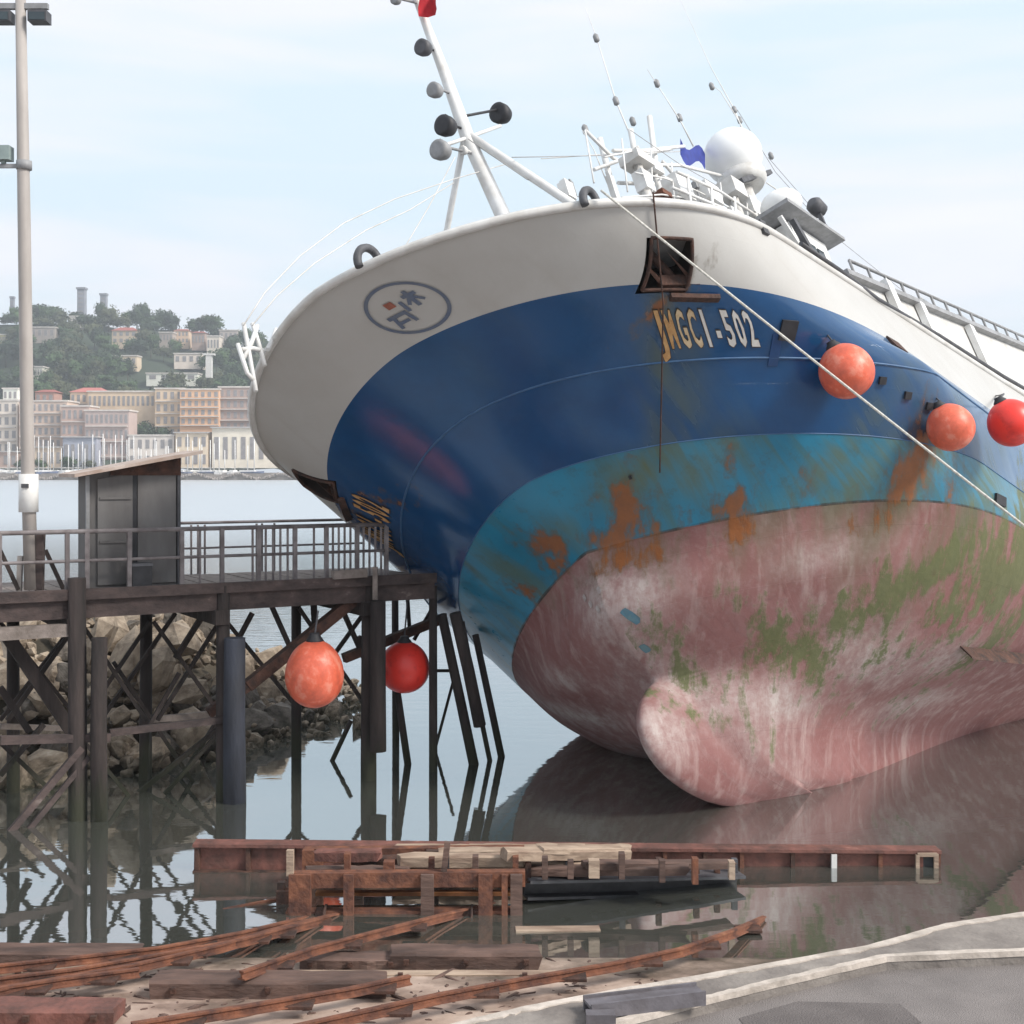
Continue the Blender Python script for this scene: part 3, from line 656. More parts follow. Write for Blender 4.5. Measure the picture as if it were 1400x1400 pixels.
# ---- foremast
mast = [sp(540, -45, 0), sp(570, 0, 0), sp(606, 95, 0), sp(640, 190, 0), sp(690, 300, 0)]
foot = mast[-1] + (mast[-1] - mast[-2]) * 2.2
MB().tube(mast + [foot], [.05, .06, .085, .11, .12, .13], 10).build('foremast', M_white, ship)
ap = sp(636, 182, 0)
for (u, v, yy) in ((609, 325, -1.1), (778, 276, 1.0)):
    q = sp(u, v, yy); MB().tube([ap, q, q + (q - ap) * .9], .07 if yy > 0 else .05, 8).build('mast_leg', M_white, ship)
MB().tube([sp(604, 200, 0), sp(640, 188, 0), sp(684, 172, 0)], .03, 6).build('mast_arm', M_white, ship)
def lamp(u, v, r, mm, yy=0.0):
    c = sp(u, v, yy); b = MB(); Mx = Matrix.Rotation(R(100), 3, 'Y')
    b.lathe(c, [(r * .35, -r), (r * .8, -r * .6), (r, 0), (r, r * .7), (r * .7, r * .75)], 20, Mx); b.box(c + Vector((-r * .2, 0, r * 1.1)), (r * .4, r * .4, r * .6)); mu = float(np.interp(v, [-45, 0, 95, 190, 300], [540, 570, 606, 640, 690])); b.tube([c + Vector((0, 0, r * .6)), sp(mu, v + 4, 0)], .022, 6); b.build('deck_lamp', mm, ship)
lamp(611, 173, .16, M_black); lamp(604, 206, .15, M_grey); lamp(686, 156, .17, M_black); lamp(580, 66, .13, M_dgrey); lamp(596, 124, .12, M_grey); lamp(634, 206, .07, M_offwhite); lamp(655, 196, .07, M_offwhite); lamp(542, 0, .08, M_grey);
b = MB(); c0 = sp(572, -8, 0.1)
vs = []; 
for i in range(5):
    for j in range(5):
        vs.append(c0 + Vector((0.10 * math.sin(i * 1.3 + j * .6), .06 * math.sin(j * 1.1 + i) + i * .07, -j * .115 - 0.02 * i)))
b.add(vs, [(i * 5 + j, i * 5 + j + 1, (i + 1) * 5 + j + 1, (i + 1) * 5 + j) for i in range(4) for j in range(4)], True); b.build('red_flag', M_flag, ship)

# ---- bow pulpit rails, wires, chocks
def tubes(name, lst, r, mm, yy):
    for pts in lst:
        MB().tube([sp(u, v, (y[0] if y else yy)) for u, v, *y in pts], r, 6).build(name, mm, ship)
tubes('pulpit_rail', [[(333, 442), (342, 490), (350, 535)], [(345, 442), (357, 480), (362, 500)], [(325, 470), (338, 510), (347, 520)], [(352, 445), (344, 468), (333, 490)], [(378, 450), (372, 466), (366, 478)], [(330, 478), (345, 476), (362, 480)]], .028, M_white, -1.0)
tubes('stay_wire', [[(333, 445), (362, 400), (410, 350), (470, 305), (540, 272), (620, 245), (700, 222)], [(345, 445), (378, 405), (430, 360), (500, 315), (560, 287), (620, 250)], [(545, 352), (585, 285), (622, 215)], [(740, 217), (840, 210), (940, 207)]], .008, M_offwhite, 0.0)
def chock(u, v, a, r, side):
    p = Vector(hull_pt(*[hull_at(u, v + 14, side, 7.5)[0], 8.0])); b = MB(); pts = []
    d = sp(u + 10, v, p.y) - sp(u - 10, v, p.y); d.normalize(); up = Vector((0, 0, 1))
    for k in range(15):
        an = -0.35 + (math.pi + .7) * k / 14; pts.append(p + d * r * math.cos(an) + up * (r * math.sin(an) + .04))
    b.tube(pts, .05, 8); b.build('mooring_chock', M_dgrey, ship)
chock(520, 360, 0, .2, 1); chock(811, 268, 0, .16, 1)

# ---- wheelhouse and everything above it
roofz = 11.0
def hbx(name, x0, x1, y0, y1, z0, z1, mm, par=ship): return MB().box(((x0 + x1) / 2, (y0 + y1) / 2, (z0 + z1) / 2), (abs(x1 - x0), abs(y1 - y0), abs(z1 - z0))).build(name, mm, par)
c1 = sp(1148, 318, 2.0); c2 = sp(1082, 290, 2.0); rz1 = (c1.z + c2.z) / 2
wh = hbx('wheelhouse_wall', c1.x + .35, c2.x - .45, -2.0, 1.75, 5.6, rz1 - .06, M_white)
hbx('wheelhouse_roof', c1.x, c2.x + .1, -2.3, 2.05, rz1 - .02, rz1 + .06, M_grey)
for i in range(3):
    w = (c2.x - c1.x - 1.2) / 3; x = c1.x + .7 + i * w
    hbx('side_window', x, x + w * .75, 1.76, 1.79, rz1 - 1.0, rz1 - .4, M_glass, wh)
for i in range(4): hbx('front_window', c2.x - .45, c2.x - .42, -1.8 + i * .9, -1.1 + i * .9, rz1 - 1.0, rz1 - .4, M_glass, wh)
MB().beam(sp(1083, 300, 2.1), sp(1113, 352, 2.1), .10, .14).build('ladder_rail', M_dgrey, ship)
MB().beam(sp(1066, 296, 2.1), sp(1098, 346, 2.1), .08, .08).build('ladder_rail', M_offwhite, ship)
p = sp(1117, 284, 1.9); MB().lathe(p, [(.08, -.2), (.17, -.12), (.17, .12), (.10, .2)], 12, Matrix.Rotation(R(70), 3, 'Y')).box(p - Vector((0, 0, .24)), (.08, .08, .3)).build('searchlight', M_dgrey, ship)
def dome(u, v, r, rv, yy, name):
    c = sp(u, v, yy); pr = [(max(r * math.sin(a), .01), rv * math.cos(a)) for a in np.linspace(math.pi * .93, 0, 14)]
    b = MB().lathe(c, pr, 24); b.build(name, M_radome, ship); return c
c = dome(1002, 214, .62, .60, .6, 'radome'); 
MB().lathe(c + Vector((0, 0, -.72)), [(.42, -.12), (.52, .0), (.52, .16)], 20).build('radome_base', M_offwhite, ship)
MB().tube([c + Vector((0, 0, -.8)), c + Vector((0, 0, -3.2))], .16, 10).build('radome_post', M_white, ship)
MB().beam(sp(1012, 248, .9), sp(1052, 236, .9), .12, .1).build('radome_platform', M_dgrey, ship)
c = dome(1068, 281, .42, .28, 1.5, 'small_radome'); MB().tube([c, c + Vector((0, 0, -1.2))], .12, 8).build('radome_post', M_white, ship)
p = sp(946, 211, .3); b = MB(); vs = [p + Vector((.30 * f, .1 * math.sin(f * 5), .32 - .62 * f + .16 * s)) for f in np.linspace(-.2, 1.1, 8) for s in (-1, 1)]
vs = [sp(930 + 34 * f, 200 + 24 * f + 9 * math.sin(f * 6) + s * 11, .3 + .08 * math.sin(6 * f)) for f in np.linspace(0, 1, 9) for s in (-1, 1)]
b.add(vs, [(2 * i, 2 * i + 1, 2 * i + 3, 2 * i + 2) for i in range(8)], True); b.build('blue_flag', M_blue, ship)
# gantry mast, rails and winch gear between foremast and wheelhouse
tubes('gantry_post', [[(862, 178), (872, 232), (884, 300)], [(888, 160), (896, 222), (905, 292)], [(820, 190), (832, 236), (846, 290)]], .06, M_white, .3)
tubes('gantry_bar', [[(800, 178), (838, 216), (880, 236)], [(812, 232), (862, 214), (916, 204)], [(838, 206), (880, 206), (935, 200)], [(862, 225), (930, 226), (985, 240)], [(845, 250), (900, 252), (960, 262)], [(905, 220), (930, 250), (950, 285)], [(870, 200), (900, 240), (915, 275)]], .035, M_white, .4)
tubes('guard_rail', [[(925, 235), (985, 262), (1060, 312)], [(918, 256), (990, 285), (1050, 322)], [(940, 240), (942, 262), (946, 285)], [(972, 254), (974, 276), (978, 296)], [(1004, 270), (1006, 292), (1008, 310)], [(1034, 292), (1036, 312), (1040, 330)]], .03, M_white, 1.2)
for u, v, w, h, mm in ((893, 232, .3, .22, M_white), (880, 250, .28, .4, M_white), (925, 262, .5, .45, M_white), (951, 254, .12, .14, M_grey), (930, 272, .25, .2, M_grey), (905, 268, .3, .10, M_rust), (965, 270, .5, .4, M_white), (1000, 262, .5, .35, M_offwhite), (1025, 290, .5, .4, M_white), (1000, 300, .4, .3, M_white), (775, 262, .2, .3, M_white), (782, 258, .08, .25, M_grey), (1042, 310, .14, .2, M_dgrey), (838, 258, .12, .5, M_offwhite), (870, 222, .5, .18, M_offwhite)):
    p = sp(u, v, .8); b = MB(); b.box(p, (w, w * .8, h)); b.box(p + Vector((0, 0, h * .55)), (w * .6, w * .5, h * .25)); b.tube([p - Vector((0, 0, h * .4)), p - Vector((0, 0, h * .4 + 1.6))], w * .18, 6); b.build('deck_gear', mm, ship)
tubes('side_line', [[(1095, 333), (1150, 371), (1200, 409), (1286, 460), (1371, 514), (1430, 548)]], .035, M_dgrey, 4.0)
tubes('rigging_wire', [[(1008, 150), (1060, 235), (1118, 300), (1152, 330)], [(700, 215), (760, 214), (850, 212), (920, 205)], [(862, 178), (930, 225), (1000, 265), (1060, 315)], [(1050, 215), (1150, 330), (1250, 410), (1400, 470)], [(640, 190), (720, 245), (800, 272)]], .007, M_wire, .6)
tubes('rail_fine', [[(800, 178), (812, 250)], [(826, 215), (872, 205), (905, 228)], [(850, 270), (905, 266), (965, 274)], [(905, 240), (955, 262), (1005, 288), (1048, 318)], [(890, 205), (892, 262)], [(918, 222), (922, 275)], [(850, 190), (858, 262)], [(868, 236), (910, 244), (945, 258)], [(985, 250), (990, 300)], [(1020, 262), (1024, 318)], [(1048, 250), (1075, 268), (1100, 292)]], .016, M_white, .9)
# whip aerials
for pts, yy in ((((800, 10), (815, 50), (842, 138), (868, 200)), 0), (((885, 95), (898, 115), (930, 165), (948, 200)), 0), (((926, -10), (972, 92), (1004, 150), (1018, 185)), 0), (((796, 178), (812, 205), (830, 250)), 0), (((975, 118), (985, 125), (1010, 165), (1022, 190)), 0)):
    MB().tube([sp(u, v, yy) for u, v in pts], [.006, .009, .013, .018], 6).build('whip_aerial', M_white, ship)
for u, v in ((815, 52), (842, 138), (800, 177), (898, 114), (929, 161), (973, 118), (1004, 150), (1011, 164), (1054, 213), (865, 166)):
    p = sp(u, v, 0); MB().lathe(p, [(.03, -.1), (.06, -.07), (.06, .05), (.03, .1)], 8).build('aerial_insulator', M_grey, ship)

# ---- shelter deck aft: side wall, cap, stanchions and rail
q0, q1 = sp(1152, 378, 3.0), sp(1420, 487, 3.0); dq = q1 - q0
sd_z0 = 5.2
b = MB(); A_ = q0; B_ = q0 + dq * 1.6
b.add([(A_.x, 3.0, sd_z0), (B_.x, 3.0, sd_z0), (B_.x, 3.0, B_.z), (A_.x, 3.0, A_.z), (A_.x, -3.0, sd_z0), (B_.x, -3.0, sd_z0), (B_.x, -3.0, B_.z), (A_.x, -3.0, A_.z)], [(0, 1, 2, 3), (4, 7, 6, 5), (3, 2, 6, 7), (0, 3, 7, 4), (1, 5, 6, 2)])
sdk = b.build('shelter_deck', M_offwhite, ship)
MB().beam(A_ + Vector((0, .05, .04)), B_ + Vector((0, .05, .04)), .14, .10).build('shelter_deck_edge', M_grey, sdk)
MB().tube([q0 + dq * .05 + Vector((0, .02, .42)), q0 + dq * 1.5 + Vector((0, .02, .42))], .03, 6).build('deck_rail', M_grey, sdk)
for f in np.linspace(.05, 1.5, 22):
    p = q0 + dq * f; MB().tube([p + Vector((0, .02, 0)), p + Vector((0, .02, .43))], .025, 6).build('stanchion', M_grey, sdk)
for f, w in ((.42, .9), (.6, .6), (.82, 1.0), (.95, .4), (.74, .3)):
    p = q0 + dq * f; hbx('deck_box', p.x - w / 2, p.x + w / 2, 2.2, 2.9, p.z, p.z + random.uniform(.25, .6), random.choice([M_white, M_grey, M_offwhite]), sdk)
for u, v in ((1216, 402), (1262, 432), (1330, 462)):
    p = sp(u, v, 3.06); MB().add([(p.x + .12, 3.02, p.z + .25), (p.x - .10, 3.02, p.z + .25), (p.x - .75, 3.02, sd_z0 + .2), (p.x - .1, 3.02, sd_z0 + .2), (p.x + .12, 3.14, p.z + .25), (p.x - .10, 3.14, p.z + .25), (p.x - .75, 3.14, sd_z0 + .2), (p.x - .1, 3.14, sd_z0 + .2)],
        [(0, 1, 2, 3), (4, 7, 6, 5), (0, 4, 5, 1), (1, 5, 6, 2), (2, 6, 7, 3), (3, 7, 4, 0)]).build('bulwark_stay', M_white, sdk)
# fittings along the side: scuppers, freeing ports, pad eyes
for u, v, w, h, mm, side in ((1077, 452, .22, .26, M_black, 1), (1225, 470, .3, .22, M_rustdark, 1), (1205, 520, .10, .10, M_black, 1), (1240, 540, .10, .10, M_black, 1), (1270, 556, .10, .10, M_black, 1), (1366, 684, .28, .14, M_black, 1), (1043, 312, .12, .2, M_dgrey, 1), (862, 652, .04, .04, M_black, 1)):
    a, t = hull_at(u, v, side); n = Vector(hull_n(a, t)); p = Vector(hull_pt(a, t))
    ta = Vector(hull_pt(a + .05, t) - hull_pt(a - .05, t)).normalized(); tb = n.cross(ta)
    Mx = Matrix((ta, tb, n)).transposed(); MB().box(p + n * .01, (w, h, .05), Mx).build('hull_fitting', mm, ship)
b = MB()
a, t = hull_at(1059, 478, 1); n = Vector(hull_n(a, t)); p = Vector(hull_pt(a, t)); ta = Vector(hull_pt(a + .05, t) - hull_pt(a - .05, t)).normalized(); tb = n.cross(ta)
MB().box(p + n * .005, (.13, .42, .02), Matrix((ta, tb, n)).transposed()).build('painted_plate', mat('deep_blue_paint', (0.008, 0.05, 0.16), None, 4, .4), ship)

# ---- ropes
def rope(name, pts, r, mm, label, cat, sag=0.0, n=24):
    P = []
    for i in range(n + 1):
        f = i / n * (len(pts) - 1); k = min(int(f), len(pts) - 2); g = f - k
        q = Vector(pts[k]).lerp(Vector(pts[k + 1]), g); q.z -= sag * 4 * (i / n) * (1 - i / n); P.append(q)
    return tag(MB().tube(P, r, 6).build(name, mm), label, cat)
pa = to_w(hull_pt(hull_at(826, 276, 1, 7.6)[0], 8.0)) + Vector((-.05, -.12, .12))
_m = at_y(1440, 742, 13.7); rope('mooring_rope', [pa, pa + (_m - pa) * ((pa.z - .72) / (pa.z - _m.z))], .0155, M_rope, 'pale mooring rope stretched from the bow rail down across the blue hull', 'rope', .06, 40)
pb = to_w(sp(1090, 345, 4.05)); 
ra = hull_at(906, 296, 1, 7.2)
pc = [to_w(hull_pt(hull_at(899, 282, 1, 7.4)[0], 8.0) + np.array([0.1, .08, .05])), at_y(902, 410, 15.2), at_y(901, 620, 15.4)]
pc[1] = to_w(hull_pt(*hull_at(903, 408, 1, 6)) + hull_n(*hull_at(903, 408, 1, 6)) * .12); pc[2] = to_w(hull_pt(*hull_at(901, 640, 1, 4.2)) + hull_n(*hull_at(901, 640, 1, 4.2)) * .10)
rope('hanging_wire', pc, .011, M_rustdark, 'thin rusty wire hanging down the bow past the anchor pocket', 'wire')

# ---- fender buoys
def buoy(r, m_, label, group='round fender buoys'):
    o = empty('fender_buoy'); tag(o, label, 'buoy', group)
    pr = [(r * math.sin(a) * (1 - .05 * math.cos(a)), r * math.cos(a) * 1.03) for a in np.linspace(math.pi * .995, .28, 26)]
    MB().lathe((0, 0, 0), pr, 36).build('float_body', m_, o)
    b = MB(); b.lathe((0, 0, r * .93), [(r * .30, 0), (r * .28, r * .10), (r * .18, r * .22), (r * .16, r * .30)], 14); b.build('eye_lug', M_black, o)
    return o
for (u, v, rp, m_, lab, lean, tie) in ((1157, 507, 37.5, M_buoyo, 'faded orange fender buoy on the blue hull side beside the hull number', -.55, (1132, 458)), (1300, 584, 32, M_buoyo, 'faded orange fender buoy on the hull side between the other two', -.5, (1280, 545)), (1387, 574, 32, M_buoyr, 'bright red fender buoy on the hull side at the right edge', -.6, (1364, 540))):
    a, t = hull_at(u, v, 1, 4.5); W = to_w(hull_pt(a, t)); d = ray(u, v).normalized(); n = Vector(SM @ hull_n(a, t))
    rr = rp / F * W.y * .985
    c = W + d * ((rr + .03) / d.dot(n))
    rr = rp / F * c.y; o = buoy(rr, m_, lab); o.location = c; tw = to_w(hull_pt(*hull_at(*tie, 1, 4.5)))
    q = (tw - c).normalized(); o.rotation_mode = 'QUATERNION'
    q = Vector((-.45, 0.1, .9)).normalized(); o.rotation_quaternion = q.to_track_quat('Z', 'Y')
    top_ = c + q * rr * 1.15
    rope('fender_rope', [top_, (top_ + tw) / 2 + n * .12, tw], .012, M_dgrey, 'short dark lanyard on the hull holding the ' + lab.split(' on ')[0] + (' nearest the bow' if u < 1200 else ' in the middle' if u < 1350 else ' at the right edge'), 'rope', .03, 12)

# ================================================================== THE PIER
PA_, PD_ = Vector((-6.42, 16.5)), Vector((5.87, 3.4))
PN = Vector((-PD_.y, PD_.x)).normalized(); PU = PD_.normalized()
def fp(u, v, off=0.0):
    """point on the pier's front plane (moved back by off) under a line of sight"""
    d = ray(u, v); A = PA_ + PN * off
    # d.xy * s lies on A + PD_*k
    den = d.x * PN.x + d.y * PN.y; s = (A.x * PN.x + A.y * PN.y) / den
    return Vector((d.x * s, s, HC + d.z * s))
def pl(k, off, z):
    p = PA_ + PU * k + PN * off; return Vector((p.x, p.y, z))
def kof(p): return (p.x - PA_.x) * PU.x + (p.y - PA_.y) * PU.y
DZ = 2.90; PW = 2.0
pier = empty('timber_pier', pl(0, 0, 0)); tag(pier, 'dark timber pier on braced piles with a railing, at the left', 'pier')
pier_inv = Matrix.Translation(-pier.location)
def pb_(mb, name, mm): 
    o = mb.build(name, mm); o.parent = pier; o.matrix_parent_inverse = pier_inv; return o
K0, K1 = -6.0, kof(fp(600, 790)) - .1
pm = MB().box((0, 0, 0), (.19, PW + .1, .06)).mesh('plank', M_plank)
k = K0
ang = math.atan2(PU.y, PU.x)
while k < K1:
    o = link('plank', pm, pier); o.matrix_parent_inverse = pier_inv; c = pl(k, PW / 2, DZ - .03 + random.uniform(-.006, .006)); o.location = c; o.rotation_euler = (0, 0, ang + random.uniform(-.008, .008)); k += .205
for off in (.02, PW / 2, PW - .05): pb_(MB().beam(pl(K0, off, DZ - .20), pl(K1, off, DZ - .20), .16, .26), 'stringer', M_pier)
pb_(MB().beam(pl(K0, -.10, DZ - .02), pl(K1, -.10, DZ - .02), .07, .14), 'edge_board', M_pier)
pb_(MB().beam(pl(K0, -.06, DZ - .47), pl(kof(fp(100, 840)), -.06, DZ - .47), .14, .16), 'lower_waler', M_plank)
b = MB()
def pile(u, vt, off, wpx, mm=None, name='pile', vb=None, u2=None):
    p = fp(u, vt, off); w = wpx / F * p.y
    z1 = -2.4 if vb is None else fp(u, vb, off).z
    q = Vector((p.x, p.y, z1))
    if u2 is not None: q = fp(u2, vb, off)
    o = MB().tube([q, (p + q) / 2 + Vector((random.uniform(-.015, .015), 0, 0)), p], [w / 2 * 1.05, w / 2, w / 2 * .96], 10)
    return pb_(o, name, mm or M_pile)
for u, vt, off, w in ((105, 790, -.12, 25), (305, 800, -.05, 19), (505, 792, .0, 22), (-95, 800, -.1, 25), (200, 830, PW - .2, 17), (405, 805, PW - .1, 14), (18, 835, PW - .2, 17), (540, 800, PW, 10), (592, 800, .0, 12)): pile(u, vt, off, w)
for u, vt, vb, off, w, mm in ((136, 872, 1130, -.30, 22, M_pile), (321, 872, 1105, -.28, 30, M_tyre), (517, 822, 1027, -.28, 22, M_pile)): pile(u, vt, off, w, mm, 'fender_pile', vb)
for u, vt, u2, vb, off, w in ((604, 840, 654, 1075, .1, 14), (622, 838, 656, 992, -.15, 17), (650, 868, 694, 1075, .35, 10), (541, 930, 562, 1075, .6, 10), (632, 850, 676, 1070, .2, 7)): pile(u, vt, off, w, None, 'leaning_pile', vb, u2)
def br(u1, v1, u2, v2, off, wpx, mm=M_pile, name='brace'):
    a, c = fp(u1, v1, off), fp(u2, v2, off); w = wpx / F * (a.y + c.y) / 2; pb_(MB().beam(a, c, w, w), name, mm)
for a in ((486, 818, 338, 938, .15, 15, M_rustdark), (338, 938, 285, 975, .15, 13, M_rustdark), (604, 846, 470, 900, .9, 12, M_rustdark), (-5, 1160, 112, 1022, -.2, 9, M_pier), (8, 1172, 122, 1034, -.2, 7, M_pier), (5, 862, 98, 1000, .5, 17, M_pile), (0, 940, 40, 1000, .9, 9, M_pile),
          (0, 1012, 150, 1008, -.16, 11, M_pier), (150, 1002, 305, 984, -.12, 9, M_pier), (205, 984, 310, 974, 1.2, 8, M_plank), (0, 993, 100, 996, 1.5, 7, M_plank),
          (240, 838, 120, 1010, 1.5, 5), (155, 905, 292, 1112, 1.2, 5), (300, 995, 150, 1115, 1.0, 6), (110, 850, 200, 985, .9, 5), (205, 850, 110, 990, 1.1, 5), (210, 850, 300, 975, .8, 5), (305, 995, 208, 1105, .7, 5), (112, 1010, 200, 1118, .8, 5), (0, 850, 100, 975, 1.7, 5), (100, 855, 0, 985, 1.6, 5), (-5, 1010, 100, 1110, 1.2, 6), (408, 830, 500, 965, 1.0, 5), (500, 835, 410, 960, 1.2, 5), (310, 850, 400, 960, 1.3, 5), (245, 920, 205, 990, .6, 5), (200, 1000, 195, 1110, 1.6, 12), (230, 1090, 310, 965, 1.4, 5), (345, 838, 312, 900, .5, 6), (372, 830, 398, 888, .7, 6), (278, 840, 240, 900, 1.4, 7), (300, 850, 215, 985, 1.0, 5),
          (96, 865, 10, 985, 1.3, 6), (60, 990, 0, 1060, 1.1, 7), (490, 870, 520, 935, 1.6, 6), (470, 838, 500, 905, .9, 6), (592, 830, 566, 875, 1.2, 4), (560, 860, 556, 800, 1.5, 5), (428, 810, 432, 880, 1.4, 8), (620, 930, 596, 1020, 1.3, 4), (480, 985, 445, 1060, 1.4, 5), (585, 917, 622, 917, .6, 4), (155, 1108, 205, 1120, 1.0, 10)): br(*a)
for a in ((300, 815, .1), (100, 830, .1), (500, 805, .1), (-95, 830, .1)):
    p = fp(a[0], a[1], 0); kk = kof(p); pb_(MB().beam(pl(kk, -.15, DZ - .42), pl(kk, PW + .1, DZ - .42), .2, .2), 'cross_beam', M_pile)
# railing
RZ = DZ + .78
def rpt(u, v): p = fp(u, v, 0.0); return p
kl, kr = K0, kof(fp(535, 720))
pb_(MB().tube([pl(kl, .05, RZ), pl(kr, .05, RZ)], .03, 8), 'top_rail', M_rail)
pb_(MB().tube([pl(kl, .05, DZ + .40), pl(kr, .05, DZ + .40)], .022, 8), 'mid_rail', M_rail)
pm = MB().box((0, 0, .39), (.055, .055, .78)).mesh('post', M_rail)
for u in (-120, -60, 0, 93, 120, 178, 250, 305, 355, 405, 448, 490, 530):
    p = fp(u, 760); o = link('post', pm, pier); o.matrix_parent_inverse = pier_inv; o.location = pl(kof(p), .05, DZ); o.rotation_euler = (0, 0, ang)
bmh = MB().box((0, 0, .38), (.026, .026, .74)).mesh('baluster', M_rail)
for u in (262, 275, 286, 296, 318, 328, 338, 347, 365, 375, 385, 395, 414, 422, 431, 440, 457, 465, 473, 481, 499, 507, 515, 523):
    o = link('baluster', bmh, pier); o.matrix_parent_inverse = pier_inv; o.location = pl(kof(fp(u, 760)), .05 if u % 2 else PW - .05, DZ); o.rotation_euler = (0, 0, ang)
pb_(MB().tube([pl(kof(fp(255, 760)), PW - .05, RZ), pl(kr + .4, PW - .05, RZ)], .022, 8), 'back_rail', M_rail)
pb_(MB().tube([pl(kof(fp(255, 760)), PW - .05, DZ + .4), pl(kr + .4, PW - .05, DZ + .4)], .016, 8), 'back_rail', M_rail)
for u in (0, 62): pb_(MB().beam(fp(u, 752, .3), fp(u + 25, 806, .3), .05, .05), 'ladder_handrail', M_pile)
pb_(MB().beam(fp(455, 786, -.15), fp(500, 783, -.15), .12, .12), 'cleat_block', M_plank); pb_(MB().beam(fp(513, 775, -.2), fp(513, 820, -.2), .07, .07), 'cleat_post', M_plank)

# shed on the pier
s0, s1 = fp(117, 797, .35), fp(246, 797, .35); kx0, kx1 = kof(s0), kof(s1); sw = kx1 - kx0
shed = empty('pier_shed', pl(kx0, .35, DZ)); tag(shed, 'small grey tool shed with two doors and a sloping beige roof on the pier', 'shed')
sinv = Matrix.Translation(-shed.location)
def sb(mb, name, mm):
    o = mb.build(name, mm); o.parent = shed; o.matrix_parent_inverse = sinv; return o
zl = fp(117, 650, .35).z; zr = fp(246, 626, .35).z
def prism(k0, k1, o0, o1, za, zb, z0=DZ):
    return MB().add([pl(k0, o0, z0), pl(k1, o0, z0), pl(k1, o1, z0), pl(k0, o1, z0), pl(k0, o0, za), pl(k1, o0, zb), pl(k1, o1, zb), pl(k0, o1, za)], [(0, 3, 2, 1), (4, 5, 6, 7), (0, 1, 5, 4), (1, 2, 6, 5), (2, 3, 7, 6), (3, 0, 4, 7)])
zat = lambda f: zl + (zr - zl) * f
sb(prism(kx0, kx1, .36, .80, zl, zr), 'wall', M_shed)
dm = sb(prism(kx0 + .12 * sw, kx0 + .485 * sw, .325, .358, zat(.12) - .08, zat(.485) - .08, DZ + .05), 'door', M_shed)
sb(prism(kx0 + .54 * sw, kx0 + .95 * sw, .325, .358, zat(.54) - .08, zat(.95) - .08, DZ + .05), 'door', M_shed)
sb(prism(kx0 + .487 * sw, kx0 + .538 * sw, .34, .357, zat(.487), zat(.538), DZ + .02), 'door_gap', M_black)
for f in (0, .965): sb(prism(kx0 + f * sw, kx0 + (f + .035) * sw, .31, .359, zat(f) - .01, zat(f + .035) - .01), 'frame', M_dgrey if f else M_grey)
for dz_ in (.62, 1.2): 
    sb(MB().beam(pl(kx0 + .14 * sw, .315, DZ + dz_), pl(kx0 + .47 * sw, .315, DZ + dz_), .02, .03), 'door_batten', M_shed)
kl_, kr_ = kof(fp(98, 650, .2)), kof(fp(272, 620, .2)); g = (zr - zl) / sw
MBr = prism(kl_, kr_, .02, 1.7, zl + (kl_ - kx0) * g + .10, zl + (kr_ - kx0) * g + .06); 
ro = MB().add([pl(kl_, .02, zl + (kl_ - kx0) * g + .015), pl(kr_, .02, zl + (kr_ - kx0) * g + .015), pl(kr_, 1.0, zl + (kr_ - kx0) * g + .015), pl(kl_, 1.0, zl + (kl_ - kx0) * g + .015), pl(kl_, .02, zl + (kl_ - kx0) * g + .06), pl(kr_, .02, zl + (kr_ - kx0) * g + .06), pl(kr_, 1.0, zl + (kr_ - kx0) * g + .06), pl(kl_, 1.0, zl + (kl_ - kx0) * g + .06)], [(0, 3, 2, 1), (4, 5, 6, 7), (0, 1, 5, 4), (1, 2, 6, 5), (2, 3, 7, 6), (3, 0, 4, 7)])
sb(ro, 'roof', M_beige)
sb(prism(kx0 + .25 * sw, kx1, .30, .335, zat(.25) + .0, zat(1) + .0, zat(.25) - .06), 'fascia', M_rustdark)
c = fp(192, 782, .15); bx = empty('dark_crate', Vector((c.x, c.y, DZ))); bx.rotation_euler = (0, 0, ang)
tag(bx, 'small black box standing on the pier in front of the shed doors', 'box')
MB().box((0, 0, .15), (.26, .2, .30)).build('body', M_black, bx); MB().box((0, 0, .32), (.28, .22, .04)).build('lid', M_dgrey, bx)

# light pole
pb0 = fp(42, 806, .25); pole = empty('light_pole', Vector((pb0.x, pb0.y, DZ))); tag(pole, 'tall pale lighting pole with floodlights on a crossarm, standing on the pier', 'light pole')
yb = pb0.y; Wp = yb / F
def pp_(u, v): return at_y(u, v, yb) - pole.location
MB().tube([pp_(43, 806), pp_(38, 640), pp_(33, 300), pp_(28, -14)], [9.5 * Wp, 9 * Wp, 8.6 * Wp, 7 * Wp], 14).build('shaft', M_pole, pole)
MB().tube([pp_(39, 700), pp_(39, 648)], 13 * Wp, 14).build('collar', M_white, pole)
MB().box(pp_(39, 664) + Vector((0, -13 * Wp, 0)), (.09, .03, .05)).build('collar_label', M_dgrey, pole)
MB().beam(pp_(54, 808), pp_(56, 728), .09, .09).build('base_stay', M_pier, pole); MB().beam(pp_(26, 808), pp_(28, 760), .06, .06).build('base_stay', M_pole, pole)
MB().beam(pp_(-22, 9), pp_(66, 9), .07, .07).build('crossarm', M_grey, pole)
for u in (4, 54): 
    f = MB().box(pp_(u, 24), (.24, .2, .14)).box(pp_(u, 14), (.05, .05, .12)).build('floodlight', M_dgrey, pole); MB().box(pp_(u, 24) + Vector((0, -.103, -.01)), (.2, .012, .10)).build('lens', M_glass, f)
MB().beam(pp_(-40, 227), pp_(32, 227), .05, .05).build('side_arm', M_grey, pole)
MB().box(pp_(5, 210), (.2, .18, .18)).box(pp_(5, 221), (.05, .05, .08)).build('camera_box', mat('grey_green_box', (.30, .37, .36), None, 4, .6), pole)
